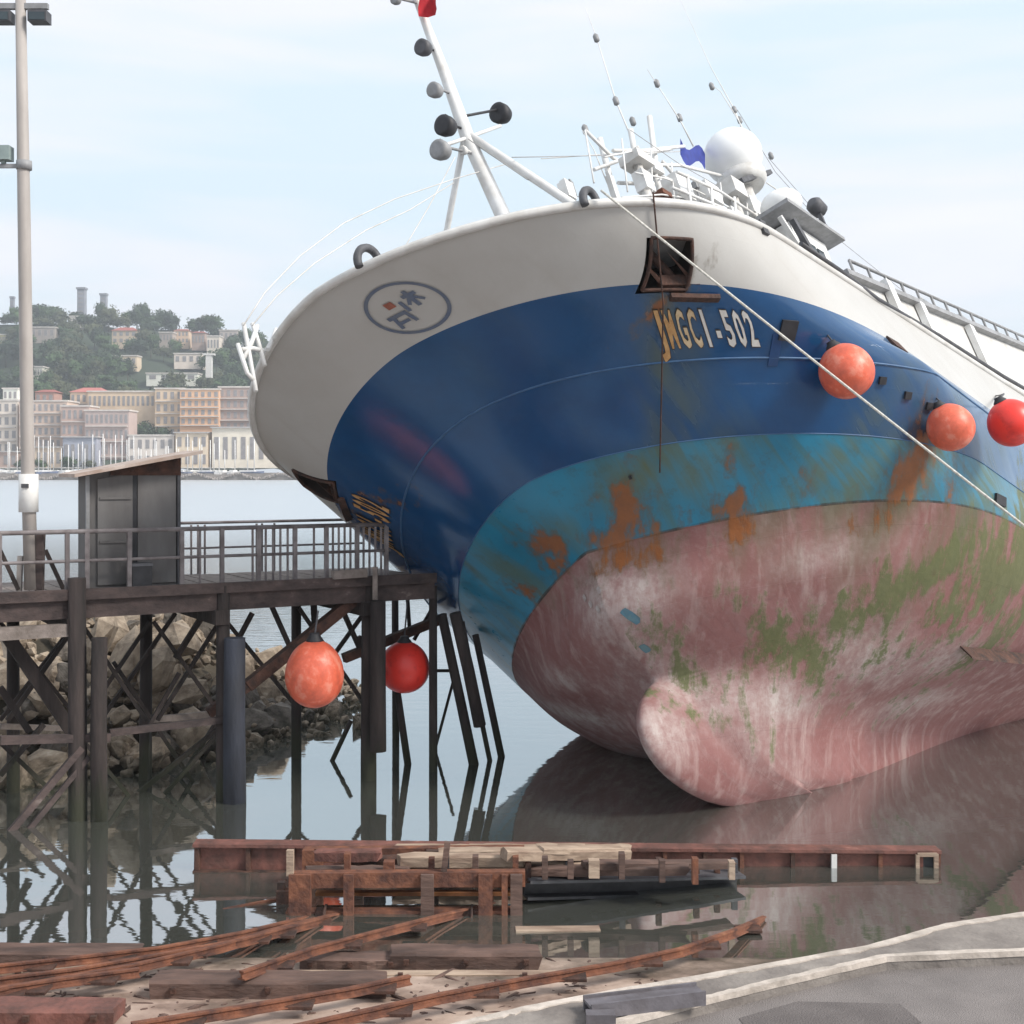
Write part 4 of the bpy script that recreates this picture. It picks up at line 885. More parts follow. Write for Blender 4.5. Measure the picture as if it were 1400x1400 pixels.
MB().tube([pp_(33, 232), pp_(33, 220)], 10.5 * Wp, 12).build('band', M_grey, pole)

# buoys hung from the pier
for (u, v, r, dpt, m_, lab) in ((430, 921, 40, fp(430, 900, -.55).y, M_buoyo, 'faded orange fender buoy hanging in front of the pier piles'), (553, 912, 34.5, fp(553, 900, .40).y, M_buoyr, 'bright red fender buoy hanging behind a pier pile by the bow')):
    c = at_y(u, v, dpt); rr = r / F * dpt; o = buoy(rr, m_, lab); o.location = c
    if u < 500: o.scale = (1, 1, 1.13)
    tp = c + Vector((0, 0, rr * 1.25))
    rope('hanging_rope', [tp, Vector((tp.x + .05, tp.y, DZ - .35))], .014, M_dgrey, 'short dark rope holding up the ' + ('faded orange' if u < 500 else 'bright red') + ' buoy under the pier', 'rope', 0, 4)

# ================================================================== ROCK BANK under the pier
def bank_h(u, y):
    """bank height along photo column u at distance y"""
    prof = [(-400, 2.6), (-120, 2.3), (0, 1.9), (110, 1.85), (175, 1.95), (240, 1.75), (290, 1.45), (340, 1.0), (400, .75), (450, .4), (490, 0.05), (530, -.8), (700, -2.4)]
    h = np.interp(u, [p[0] for p in prof], [p[1] for p in prof])
    fy0 = np.interp(u, [-400, 0, 250, 480, 600], [17.0, 18.3, 19.3, 22.6, 24.5])     # water's edge
    f = np.clip((y - fy0) / 3.6, -.8, 1)
    return float((h + .2) * f - .15) if h > 0 else float(h)
b = MB(); us = list(range(-700, 720, 30)); ys = np.linspace(15.5, 30, 26)
vs = []
for y in ys:
    for u in us:
        z = bank_h(u, y) - .25 + .12 * math.sin(u * .11 + y * 2.3) * math.cos(u * .05 - y * 3.1)
        if y > 27: z -= (y - 27) * .5
        vs.append(((u - 700) / F * y, y, z))
nu = len(us); b.add(vs, [(j * nu + i, j * nu + i + 1, (j + 1) * nu + i + 1, (j + 1) * nu + i) for j in range(len(ys) - 1) for i in range(nu - 1)], True)
bank = tag(b.build('rock_bank', M_mud), kind='structure')
def rock_mesh(seed, mm):
    bm = bmesh.new(); bmesh.ops.create_icosphere(bm, subdivisions=2 if seed % 3 == 0 else 1, radius=1); r = random.Random(seed)
    planes = [(Vector((r.gauss(0, 1), r.gauss(0, 1), r.gauss(0, 1))).normalized(), r.uniform(.45, .8)) for _ in range(9)]
    for v in bm.verts:
        for n, d in planes:
            k = v.co.dot(n) - d
            if k > 0: v.co -= n * k
        v.co *= r.uniform(.93, 1.05)
    me = bpy.data.meshes.new('rock'); bm.to_mesh(me); bm.free(); me.materials.append(mm); return me
RM = [rock_mesh(i, M_rock if i % 4 else M_rock2) for i in range(10)]
r = random.Random(3); cnt = 0
while cnt < 285:
    u = r.uniform(-90, 505); y0 = np.interp(u, [-400, 0, 250, 480, 600], [17.0, 18.3, 19.3, 22.6, 24.5]); y = y0 + r.uniform(-.35, 3.9) ** 1.0
    z = bank_h(u, y)
    if z < -.35: continue
    o = link('rock', RM[r.randrange(10)], bank); s = r.choice([.12, .15, .2, .26, .36]) * r.uniform(.8, 1.2)
    if cnt < 26: s *= 1.4
    if u > 380: s *= .75
    o.location = ((u - 700) / F * y, y, z - .05); o.rotation_euler = (r.uniform(0, 6), r.uniform(0, 6), r.uniform(0, 6)); o.scale = (s * r.uniform(.9, 1.5), s * r.uniform(.9, 1.3), s * r.uniform(.6, .95)); cnt += 1
r = random.Random(17); sb_ = MB(); bmv = [([tuple(v.co) for v in m.vertices], [tuple(p.vertices) for p in m.polygons]) for m in RM if len(m.vertices) < 20]
for _ in range(900):
    u = r.uniform(-90, 508); y0 = np.interp(u, [-400, 0, 250, 480, 600], [17.0, 18.3, 19.3, 22.6, 24.5]); y = y0 + r.uniform(-.4, 4.2); z = bank_h(u, y)
    if z < -.4: continue
    vv, ff = bmv[r.randrange(len(bmv))]; q = r.uniform(.05, .14); Mx = Matrix.Rotation(r.uniform(0, 6), 3, 'X') @ Matrix.Rotation(r.uniform(0, 6), 3, 'Z'); c = Vector(((u - 700) / F * y, y, z + r.uniform(-.1, .1)))
    sb_.add([c + Mx @ (Vector(v) * q) for v in vv], ff)
o = sb_.build('small_stones', M_rock, bank); o['kind'] = 'stuff'
for u, v, y, s in ((172, 905, 20.6, (.50, .4, .62)), (215, 915, 20.6, (.42, .4, .5)), (255, 950, 20.8, (.55, .45, .30)), (250, 880, 22.0, (.7, .5, .42)), (10, 930, 20.2, (.4, .4, .35)), (60, 1050, 19.0, (.55, .4, .3)), (140, 870, 21.0, (.45, .35, .5))):
    o = link('rock', RM[1 if s[0] < .5 else 2], bank); o.location = at_y(u, v, y); o.scale = s; o.rotation_euler = (.4, .2, u)

# ================================================================== SLIPWAY CRADLE, BEAMS, RAILS
def rough(a, c, w, h, n=9, wear=.09):
    """an old baulk: sagging edges, chewed corners, split ends"""
    a, c = Vector(a), Vector(c); d = (c - a); ln = d.length; d.normalize(); sd = d.cross(Vector((0, 0, 1))).normalized(); up = sd.cross(d); r = random.Random(int(ln * 1e4) % 9973)
    prof = [(-.5, -.5), (.5, -.5), (.5, .36), (.38, .5), (-.38, .5), (-.5, .36)]; vs = []; m = len(prof)
    for i in range(n + 1):
        f = i / n; e = 1 + (r.uniform(-.12, .02) if i in (0, n) else 0)
        for x, y in prof:
            k = r.uniform(-wear, wear * .4); l = r.uniform(-.05, .05) * ln / n * (3 if i in (0, n) else 1)
            vs.append(a + d * (ln * f + (l if i not in (0, n) else r.uniform(-.03, .03))) + sd * (x * w * e * (1 + k)) + up * (y * h * e * (1 + k) + .02 * h * math.sin(f * 5 + ln)))
    return MB().add(vs, [(i * m + k, i * m + (k + 1) % m, (i + 1) * m + (k + 1) % m, (i + 1) * m + k) for i in range(n) for k in range(m)] + [tuple(range(m - 1, -1, -1)), tuple(n * m + k for k in range(m))])
def wbeam(name, a, c, w, h, mm, label, cat, group=None, up=(0, 0, 1), bev=True):
    o = MB().beam(a, c, w, h, up).build(name, mm); 
    return tag(o, label, cat, group)
# long red-oxide beam afloat at the slip
la, lb = at_y(266, 1171, 14.75), at_y(1283, 1180, 14.95)
lbm = empty('long_beam', la); tag(lbm, 'long red oxide steel beam lying across the slip behind the cradle', 'beam'); linv = Matrix.Translation(-la)
def lb_(mb, name, mm): o = mb.build(name, mm); o.parent = lbm; o.matrix_parent_inverse = linv; return o
lb_(MB().beam(la, lb, .05, .29), 'web', M_redoxide); up_ = Vector((0, 0, 1))
lb_(MB().beam(la + up_ * .15, lb + up_ * .15, .22, .035), 'top_flange', M_redoxide); lb_(MB().beam(la - up_ * .15, lb - up_ * .15, .22, .035), 'bottom_flange', M_rustdark)
for u in (272, 340, 400, 470, 545, 640, 735, 830, 905, 960, 1010, 1080, 1135, 1200, 1256, 1280):
    f = (u - 266) / (1283 - 266); p = la.lerp(lb, f); 
    lb_(MB().box(p + Vector((0, -.055, 0)), (.045, .06, .26)), 'stiffener', random.choice([M_redoxide, M_rustdark, M_rust]))
lb_(MB().box(la.lerp(lb, .855) + Vector((0, -.10, .0)), (.06, .04, .24)), 'white_mark', M_offwhite); lb_(MB().box(la.lerp(lb, .992) + Vector((0, -.12, .02)), (.05, .04, .24)).box(la.lerp(lb, .98) + Vector((0, -.12, .13)), (.22, .04, .04)).box(la.lerp(lb, .967) + Vector((0, -.12, .03)), (.04, .04, .2)), 'end_frame', M_paletimber); lb_(MB().box(la.lerp(lb, .98) + Vector((0, -.07, -.01)), (.16, .03, .2)), 'end_hole', M_black)
for u0, u1 in ((540, 700), (640, 800), (735, 862)): lb_(rough(at_y(u0, 1160, 14.6), at_y(u1, 1160, 14.6), .2, .07, 9, .3), 'cap_timber', M_paletimber)
# cradle
CY = 13.35
cr = empty('slipway_cradle', at_y(560, 1262, CY)); tag(cr, 'rusty steel and timber slipway cradle standing at the water edge', 'cradle'); cinv = Matrix.Translation(-cr.location)
def cb(mb, name, mm): o = mb.build(name, mm); o.parent = cr; o.matrix_parent_inverse = cinv; return o
def cp(u, v, dy=0.0): return at_y(u, v, CY) + Vector((0, dy, 0))
for dy in (0, .85):
    cb(MB().beam(cp(398, 1202, dy), cp(718, 1200, dy), .12, .15), 'upper_beam', M_rust); cb(MB().beam(cp(392, 1252, dy), cp(712, 1250, dy), .14, .12), 'lower_beam', M_rust)
    for u, w in ((412, .22), (478, .10), (585, .13), (664, .14), (690, .06), (706, .12)): cb(MB().beam(cp(u, 1192, dy - .07), cp(u, 1260, dy - .07), w, .08, (0, 1, 0)), 'upright', random.choice([M_rust, M_brown]))
for v in (1222, 1236): cb(MB().beam(cp(425, v, .35), cp(700, v, .35), .10, .035), 'side_slat', M_rust if v == 1222 else mat('orange_rust_steel', (.30, .12, .04), (.16, .06, .025), 6, .85))
for u in (420, 500, 580, 665, 705): cb(MB().beam(cp(u, 1258, -.05), cp(u, 1258, .95), .12, .12), 'cross_member', M_rustdark)
for i, (u0, u1, v, w, mm) in enumerate(((420, 560, 1188, .16, M_brown), (545, 720, 1172, .20, M_paletimber), (560, 800, 1180, .16, M_paletimber), (600, 690, 1162, .14, M_paletimber), (690, 860, 1164, .18, M_paletimber), (720, 940, 1186, .14, M_brown), (430, 520, 1165, .18, M_redoxide), (480, 545, 1172, .12, M_rustdark), (800, 1000, 1178, .12, M_brown), (740, 850, 1158, .10, M_paletimber))):
    cb(rough(at_y(u0, v + 4, CY + .2 + .13 * (i % 4)), at_y(u1, v + 3, CY + .25 + .11 * (i % 5)), .16, w * .62, 8, .16), 'timber', mm)
for u in (475, 532, 590, 610, 650, 705, 745, 780, 812, 850, 905, 950, 1000): cb(MB().box(at_y(u, 1182 + (u * 7) % 9, CY + .12), (.06 + (u % 5) * .025, .10, .18 + (u % 4) * .04)), 'block', random.choice([M_rustdark, M_brown, M_black, M_paletimber, M_rust]))
cb(MB().beam(cp(372, 1238, .3), cp(410, 1238, .3), .14, .14), 'stub_beam', M_rustdark); cb(MB().beam(cp(378, 1218, .3), cp(378, 1240, .3), .08, .08), 'stub_post', M_rustdark)
cb(MB().beam(cp(398, 1160, -.05), cp(398, 1195, -.05), .07, .06), 'upright', M_paletimber); cb(MB().beam(cp(612, 1150, -.02), cp(606, 1200, -.02), .06, .05), 'upright', M_brown)
wheel = MB().lathe((0, 0, 0), [(.12, -.05), (.16, -.05), (.16, .03), (.19, .03), (.19, .05), (.12, .05)], 18, Matrix.Rotation(R(90), 3, 'Y')).mesh('wheel', M_rustdark)
for u, dy in ((440, -.02), (640, -.02), (440, .9), (640, .9)): o = link('wheel', wheel, cr); o.matrix_parent_inverse = cinv; o.location = cp(u, 1262, dy)
# dark steel girder jutting out to the right of the cradle
ga, gb = at_y(716, 1210, 13.7), at_y(1006, 1203, 14.35)
gd = empty('dark_girder', ga); tag(gd, 'dark steel girder jutting out over the water right of the rusty cradle', 'girder'); ginv = Matrix.Translation(-ga)
def gb_(mb, name, mm): o = mb.build(name, mm); o.parent = gd; o.matrix_parent_inverse = ginv; return o
gb_(MB().beam(ga, gb, .05, .18), 'web', M_black); gb_(MB().beam(ga + up_ * .10, gb + up_ * .10, .5, .03), 'top_flange', M_dgrey); gb_(MB().beam(ga - up_ * .10, gb - up_ * .10, .3, .03), 'bottom_flange', M_black)
for f in (.02, .2, .32, .45, .62, .8, .9, .985): gb_(MB().box(ga.lerp(gb, f) + Vector((0, -.1, .17)), (.06, .08, .14 + .1 * ((f * 37) % 1))), 'bracket', random.choice([M_dgrey, M_rustdark, M_black]))
wbeam('floating_plank', at_y(705, 1273, 12.82), at_y(820, 1272, 12.86), .14, .05, M_paletimber, 'thin pale plank floating by the right end of the cradle', 'plank')

# slipway rails
def rail(name, pts, label):
    o = empty(name, pts[0]); inv = Matrix.Translation(-Vector(pts[0])); tag(o, label, 'rail', 'rusty slipway rails')
    prof = [(x * .62, z * .5) for x, z in [(-.06, 0), (.06, 0), (.06, .018), (.012, .03), (.012, .10), (.035, .11), (.035, .145), (-.035, .145), (-.035, .11), (-.012, .10), (-.012, .03), (-.06, .018)]]
    vs = []; n = len(prof)
    for i, p in enumerate(pts):
        d = (Vector(pts[min(i + 1, len(pts) - 1)]) - Vector(pts[max(i - 1, 0)])); d.z = 0; d.normalize(); s = Vector((d.y, -d.x, 0))
        vs += [Vector(p) + s * x + Vector((0, 0, z)) for x, z in prof]
    b = MB().add(vs, [(i * n + k, i * n + (k + 1) % n, (i + 1) * n + (k + 1) % n, (i + 1) * n + k) for i in range(len(pts) - 1) for k in range(n)] + [tuple(range(n)), tuple(range((len(pts) - 1) * n + n - 1, (len(pts) - 1) * n - 1, -1))])
    rl = b.build('rail_bar', M_rust, o); rl.matrix_parent_inverse = inv
    for i in range(len(pts) - 1):
        c = Vector(pts[i]).lerp(Vector(pts[i + 1]), .5); q = MB().box(c + Vector((0, 0, .012)), (.24, .18, .024)).build('base_plate', M_rustdark, o); q.matrix_parent_inverse = inv
def onramp(u, v, lift=0.12):
    d = ray(u, v); y = (RY * RS + lift - HC) / (d.z + RS)
    return Vector((d.x * y, y, HC + d.z * y))
rail('slipway_rail', [onramp(u, v) for u, v in ((-120, 1398), (-40, 1372), (60, 1352), (180, 1330), (300, 1302), (400, 1272), (470, 1256))], 'rusty rail from the left edge running to the front of the cradle')
rail('slipway_rail', [onramp(u, v) for u, v in ((-100, 1368), (0, 1348), (100, 1336), (200, 1318), (330, 1294), (440, 1264))], 'rusty rail just behind the nearest left rail, ending at the left end of the cradle')
rail('slipway_rail', [onramp(u, v) for u, v in ((360, 1425), (480, 1398), (600, 1371), (720, 1348), (840, 1327), (930, 1307), (1000, 1282), (1045, 1262))], 'rusty rail in the middle foreground sloping into the water right of the cradle')
rail('slipway_rail', [onramp(u, v, .16) for u, v in ((330, 1340), (430, 1305), (520, 1281), (610, 1258), (690, 1240))], 'rusty rail passing under the right end of the cradle')
rail('slipway_rail', [onramp(u, v, .10) for u, v in ((-140, 1352), (0, 1330), (110, 1318), (220, 1305), (330, 1284), (420, 1262))], 'thin rusty rail nearest the water at the left, behind two others')
rail('slipway_rail', [onramp(u, v, .13) for u, v in ((-120, 1384), (0, 1362), (90, 1348), (190, 1335))], 'short rusty rail stub at the left edge ending by the long brown baulk')
rail('slipway_rail', [onramp(u, v, .09) for u, v in ((180, 1412), (330, 1388), (480, 1362), (560, 1345))], 'low rusty rail in front of the long brown baulk')
rail('guide_rail', [at_y(u, v, y) for u, v, y in ((-80, 1300, 12.6), (30, 1291, 12.8), (150, 1279, 13.0), (260, 1261, 13.3), (350, 1243, 13.6), (402, 1234, 13.8))], 'thin dark rail above the water from the left edge to the cradle')
# sleepers and loose timbers on the ramp
def sleeper(u0, u1, vt, vb, mm, label, depth=.3):
    a = onramp(u0, vb, 0.0); c = onramp(u1, vb, 0.0); h = (vb - vt) / F * a.y * .8
    o = empty('sleeper', (a + c) / 2); inv = Matrix.Translation(-o.location); tag(o, label, 'timber', 'old slipway timbers')
    dv = Vector((0, depth / 2, h / 2 - .01)); q = rough(a + dv, c + dv, depth, h, 12, .12).build('baulk', mm, o); q.matrix_parent_inverse = inv
    for f in (.1, .5, .9):
        p = a.lerp(c, f) + Vector((0, -.012, h * .5)); q = MB().box(p, (.045, .03, .045)).build('bolt', M_rustdark, o); q.matrix_parent_inverse = inv
    return o
sleeper(-60, 186, 1296, 1321, M_brown, 'brown baulk at the left edge near the water, rust at its end')
sleeper(205, 528, 1334, 1366, M_brown, 'long brown baulk between the two left rails and the middle rail')
sleeper(535, 740, 1297, 1327, M_brown, 'brown baulk at the water edge below the cradle')
sleeper(-80, 152, 1374, 1404, M_redoxide, 'reddish baulk in the bottom left corner')
sleeper(410, 548, 1306, 1326, M_brown, 'short brown baulk under the rails left of the water edge baulk', .25)
o = sleeper(-60, 110, 1325, 1334, M_paletimber, 'pale plank under the rails at the left edge', .22); sleeper(335, 760, 1330, 1335, M_paletimber, 'long pale plank lying across the ramp behind the brown baulk', .12)
sleeper(550, 660, 1267, 1276, M_paletimber, 'small pale plank in the shallow water under the cradle', .1)
# grit and splinters washed up on the ramp
r = random.Random(23); gb2 = MB(); gv = [tuple(v.co) for v in RM[1].vertices]; gf = [tuple(p.vertices) for p in RM[1].polygons]
for _ in range(420):
    u = r.uniform(-60, 900); v = r.uniform(1312, 1400); p = onramp(u, v, 0.0)
    if p.y > 12.0: continue
    q = r.uniform(.006, .03) * (1 if r.random() < .9 else 1.8); Mx = Matrix.Rotation(r.uniform(0, 6), 3, 'Z') @ Matrix.Diagonal((1.6 if r.random() < .7 else 5, 1, .7))
    gb2.add([p + Mx @ (Vector(w) * q) for w in gv], gf)
o = tag(gb2.build('grit', M_brown), kind='stuff')
# steel plate by the kerb
pa0 = at_z(803, 1385, KZ + .02); pc0 = at_z(958, 1366, KZ + .02)
pt = empty('steel_channel', pa0); inv = Matrix.Translation(-pa0); tag(pt, 'grey weathered steel channel lying on the kerb in the foreground', 'steel channel')
d = (pc0 - pa0); nrm = Vector((-d.y, d.x, 0)).normalized()
for name, mb in (('web', MB().beam(pa0 + up_ * .06, pc0 + up_ * .06, .17, .02)), ('flange', MB().beam(pa0 + nrm * .08 + up_ * .04, pc0 + nrm * .08 + up_ * .04, .02, .10)), ('flange', MB().beam(pa0 - nrm * .08 + up_ * .04, pc0 - nrm * .08 + up_ * .04, .02, .10)), ('end_lug', MB().box(pa0 + d * .05 - nrm * .15 + up_ * .03, (.2, .1, .06)))):
    o = mb.build(name, M_plate, pt); o.matrix_parent_inverse = inv

# ================================================================== FAR SHORE
ridge = [(-900, 470), (-500, 440), (-200, 434), (0, 433), (45, 426), (80, 430), (130, 430), (175, 436), (215, 434), (240, 446), (280, 444), (310, 456), (350, 470), (420, 492), (520, 520), (700, 548), (1000, 570), (1500, 590), (2300, 600)]
RYD, FYD = 800.0, 600.0
def ridge_z(u): return HC - (np.interp(u, [p[0] for p in ridge], [p[1] for p in ridge]) + 14 - HV) / F * RYD
b = MB(); us = list(range(-900, 2300, 25)); yy_ = [555, FYD, 640, 680, 720, 760, RYD, 840, 950]; vs = []
def hill_z(u, y):
    base = 9.0; t = (y - FYD) / (RYD - FYD)
    if y > RYD: return max(ridge_z(u) - (y - RYD) * .35, 0)
    return base + (ridge_z(u) - base) * max(t, 0) ** .85 if t > 0 else max(base * (1 + t * 3), 2.5)
for y in yy_:
    for u in us: vs.append(((u - 700) / F * y, y, hill_z(u, y) + 1.5 * math.sin(u * .05 + y)))
nu = len(us); b.add(vs, [(j * nu + i, j * nu + i + 1, (j + 1) * nu + i + 1, (j + 1) * nu + i) for j in range(len(yy_) - 1) for i in range(nu - 1)], True)
tag(b.build('hill', M_hill), kind='structure')
SY = 500.0
b = MB(); b.box((0, 540, .4), (900, 70, 4.2)); tag(b.build('far_quay', M_stone), kind='structure')
# breakwater of stone blocks along the water
bw = tag(MB().box((0, SY + 2, .6), (900, 5, 3.0)).build('breakwater', M_stone), kind='structure')
bs = rock_mesh(31, M_stone)
for i in range(150):
    o = link('block', bs, bw); u = -40 + i * 3.1; o.location = ((u - 700) / F * SY, SY - 1.0, 1.3 + .9 * math.sin(i * 12.9)); o.scale = (.9, .9, .8 + .3 * math.sin(i * 5.1)); o.rotation_euler = (i, i * 2, i * 3)

# trees
def crown_mesh(seed, mm, kind):
    r = random.Random(seed); b = MB()
    lobes = [(Vector((r.uniform(-.5, .5), r.uniform(-.5, .5), r.uniform(-.1, .75) + .2)) * (1, .8, .6)[0], r.uniform(.35, .62)) for _ in range(8)] if kind else [(Vector((r.uniform(-.12, .12), r.uniform(-.12, .12), .15 + .22 * i)), .5 - .07 * i) for i in range(6)]
    for c, rad in lobes:
        for _ in range(70):
            d = Vector((r.gauss(0, 1), r.gauss(0, 1), r.gauss(0, 1))).normalized(); p = c + d * rad * r.uniform(.7, 1.22)
            s = r.uniform(.07, .15); x = Vector((r.gauss(0, 1), r.gauss(0, 1), r.gauss(0, 1))).normalized(); y = x.cross(d + x * .3).normalized()
            b.add([p - x * s - y * s * .5, p + x * s - y * s * .5, p + y * s], [(0, 1, 2)])
        bm = bmesh.new(); bmesh.ops.create_icosphere(bm, subdivisions=1, radius=rad * .72)
        vs = [tuple(c + v.co * r.uniform(.8, 1.1)) for v in bm.verts]; ix = {v: i for i, v in enumerate(bm.verts)}
        b.add(vs, [tuple(ix[v] for v in f.verts) for f in bm.faces]); bm.free()
    return b.mesh('crown', mm)
CR = [crown_mesh(i, M_fol[i % 3], 1) for i in range(6)] + [crown_mesh(9, M_fol[0], 0)]
TRK = MB().tube([(0, 0, 0), (.02, 0, .5), (0, .02, 1)], [.07, .05, .03], 6).mesh('trunk', M_bark)
def tree(pos, h, w, k, label, group):
    o = empty('hill_tree', pos, random.uniform(0, 6)); tag(o, label, 'tree', group)
    t = link('trunk', TRK, o); t.scale = (h * .35, h * .35, h * .55)
    c = link('crown', CR[k], o); c.location = (0, 0, h * .52); c.scale = (w, w, h * .48)
    return o
r = random.Random(11); nt_ = 0
TL = {0: 'dark green tree among many alike on the wooded hill', 1: 'mid green tree among many alike on the wooded hill', 2: 'olive green tree among many alike on the wooded hill'}
houses = [(153, 187, 452, 470), (153, 187, 487, 500), (218, 236, 455, 468), (238, 258, 452, 470), (262, 280, 455, 472), (238, 276, 484, 497), (283, 300, 460, 480), (200, 270, 511, 520), (300, 325, 452, 466), (95, 110, 433, 444), (44, 58, 502, 516), (0, 8, 458, 470), (42, 75, 448, 462)]
def clear(u, v): return all(not (a - 9 < u < c + 9 and e - 4 < v < f + 9) for a, c, e, f in houses)
k = 0
while nt_ < 280 and k < 4000:
    k += 1; u = r.uniform(-70, 470); t = r.random() ** .8; y = FYD + 12 + t * (RYD - FYD - 10); z = hill_z(u, y); v = HV - (z + 5 - HC) / y * F
    if not clear(u, v): continue
    h = r.uniform(8, 14); kind = r.randrange(6)
    tree(((u - 700) / F * y, y, z - .5), h, r.uniform(4.5, 7.5), kind, TL[kind % 3], 'trees on the far hill'); nt_ += 1
for u, h, w, kd in ((188, 17, 5.5, 0), (196, 18, 5, 3), (222, 15, 6, 0), (232, 16, 6.5, 3), (60, 13, 9, 0), (50, 12, 8, 3), (72, 12, 7, 0), (270, 12, 6, 0), (105, 9, 6, 0), (148, 10, 6, 3), (12, 8, 6, 0), (30, 8, 6, 0), (295, 9, 6, 0), (320, 9, 6, 3)):
    tree(((u - 700) / F * RYD, RYD - 2, ridge_z(u) - .36 * h), h, w * 1.15, kd, TL[0], 'trees on the far hill')
for u, v, h, w, kd in ((178, 588, 9, 5, 0), (195, 585, 10, 5, 3), (205, 590, 8, 5, 0), (222, 585, 8, 5, 0), (165, 592, 8, 4, 3), (72, 560, 9, 4, 1), (80, 566, 8, 4, 0), (125, 640, 6, 4, 1), (85, 640, 5, 4, 4), (62, 640, 5, 3, 1), (150, 640, 5, 4, 2), (280, 535, 9, 6, 0), (268, 540, 8, 5, 3), (215, 512, 9, 6, 0), (60, 540, 10, 5, 0)):
    y = 548 if v > 570 else 598; p = at_y(u, v, y); tree((p.x, y, min(p.z, 12)) if v < 600 else (p.x, 522, 2.2), h, w, kd, 'green tree standing between the waterfront buildings', 'trees on the waterfront')

# buildings
def bcol(n, c):
    c = tuple(min(x * k, .8) for x, k in zip(c, (1.22, 1.12, 1.02))); return mat(n, c, tuple(x * .85 for x in c), .25, .9)
M_win = mat('far_window_glass', (.30, .28, .28), (.22, .205, .21), 1, .3)
M_winb = mat('far_window_blue', (.16, .19, .25), None, 1, .3)
M_tile = mat('red_roof_tile', (.34, .10, .08), (.26, .075, .06), .6, .9)
M_pinkroof = mat('pink_roof', (.46, .16, .14), (.40, .13, .11), .6, .9)
M_greyroof = mat('grey_roof', (.45, .43, .42), (.36, .34, .33), .6, .9)
M_slab = mat('balcony_slab', (.62, .57, .52), (.5, .46, .43), .5, .9)
_wm = {}
def building(name, u0, u1, vt, vb, y, depth, colour, floors, bays, label, cat='building', roof='flat', group=None, wm=None, balc=True):
    a, c = at_y(u0, vb, y), at_y(u1, vt, y); w = c.x - a.x; z0 = min(a.z, 8.0) if cat == 'building' else a.z - 3; h = c.z - z0
    o = empty(name, ((a.x + c.x) / 2, y, z0)); tag(o, label, cat, group)
    m = colour if not isinstance(colour, tuple) else bcol(name + '_render', colour)
    wl = MB().box((0, depth / 2, h / 2), (w, depth, h)).build('wall', m, o)
    vis = c.z - a.z; fh = vis / floors; bw_ = w / bays
    key = (round(bw_, 1), round(fh, 1), wm is None)
    if key not in _wm: _wm[key] = MB().box((0, 0, 0), (bw_ * .5, .25, fh * .55)).mesh('window', wm or M_win)
    for f in range(floors):
        for q in range(bays):
            n = link('window', _wm[key], o); n.location = (-w / 2 + (q + .5) * bw_, -.05, h - (floors - f - .5) * fh)
        if balc and floors > 1: MB().box((0, -.5, h - (floors - f) * fh + .1), (w * .96, 1.0, .35)).build('balcony_slab', M_slab, o)
    if roof == 'flat': MB().box((0, depth / 2, h + .3), (w + .8, depth + .8, .6)).build('parapet', M_slab, o)
    elif roof in ('gable', 'hip', 'pink'):
        rh = w * .16; b = MB(); e = .6; x = w / 2 + e; ins = w * .28 if roof != 'gable' else 0
        b.add([(-x, -e, h), (x, -e, h), (x, depth + e, h), (-x, depth + e, h), (-x + ins + .01, depth / 2, h + rh), (x - ins - .01, depth / 2, h + rh)], [(0, 1, 5, 4), (2, 3, 4, 5), (1, 2, 5), (3, 0, 4), (3, 2, 1, 0)])
        b.build('roof', M_pinkroof if roof == 'pink' else M_tile, o)
    elif roof == 'shed': MB().box((0, depth / 2, h + .2), (w + 1.5, depth + 2, .5)).build('roof', M_greyroof, o)
    return o
building('apartment_block', -75, 24, 548, 640, 540, 14, (.60, .58, .56), 5, 10, 'white apartment block at the far left edge of the waterfront')
building('penthouse', 4, 24, 532, 548, 546, 10, (.72, .72, .71), 1, 3, 'small white penthouse above the leftmost apartment block', 'building')
building('apartment_block', 26, 92, 549, 630, 536, 14, (.50, .42, .38), 5, 8, 'pinkish beige apartment block with cream roof edge behind the light pole')
building('house', 48, 74, 536, 552, 560, 10, (.40, .25, .22), 1, 3, 'house with dark red tiled roof behind the pinkish apartment block', 'building', 'hip')
building('hotel', 96, 142, 536, 570, 556, 14, (.62, .50, .40), 2, 6, 'cream building under a pink hipped roof at the foot of the hill', 'building', 'pink')
building('apartment_block', 84, 122, 556, 640, 530, 12, (.42, .33, .31), 4, 5, 'rosy brown apartment block left of the long beige building')
building('long_building', 120, 212, 536, 560, 552, 14, (.55, .46, .36), 1, 14, 'long beige building with a flat roof above the marina', 'building')
building('apartment_block', 116, 176, 562, 625, 528, 12, (.40, .34, .34), 3, 9, 'grey mauve building of three floors under the long beige roof')
building('apartment_block', 212, 250, 532, 600, 548, 14, (.56, .47, .37), 4, 4, 'beige apartment block between the long building and the peach one')
building('apartment_block', 246, 300, 533, 582, 544, 14, (.62, .42, .29), 4, 6, 'peach apartment block with balconies right of the centre of the waterfront')
building('apartment_block', 299, 372, 530, 590, 546, 14, (.36, .29, .275), 4, 8, 'brown mauve apartment block nearest the ship')
building('marina_hall', 290, 400, 585, 640, 524, 10, (.66, .65, .60), 1, 9, 'white marina hall with greenish windows next to the ship bow', 'building', 'shed', None, None, False)
building('boat_shed', 240, 284, 592, 640, 524, 10, (.62, .56, .47), 2, 4, 'cream boat shed left of the white marina hall', 'building', 'shed', None, None, False)
building('office', 176, 238, 596, 640, 526, 10, (.58, .57, .57), 2, 6, 'white low office building behind the marina boats', 'building', 'flat', None, None, False)
building('warehouse', 86, 132, 598, 640, 522, 9, (.30, .34, .44), 1, 5, 'blue grey warehouse on the far quay behind the sailing boats', 'building', 'shed', None, None, False)
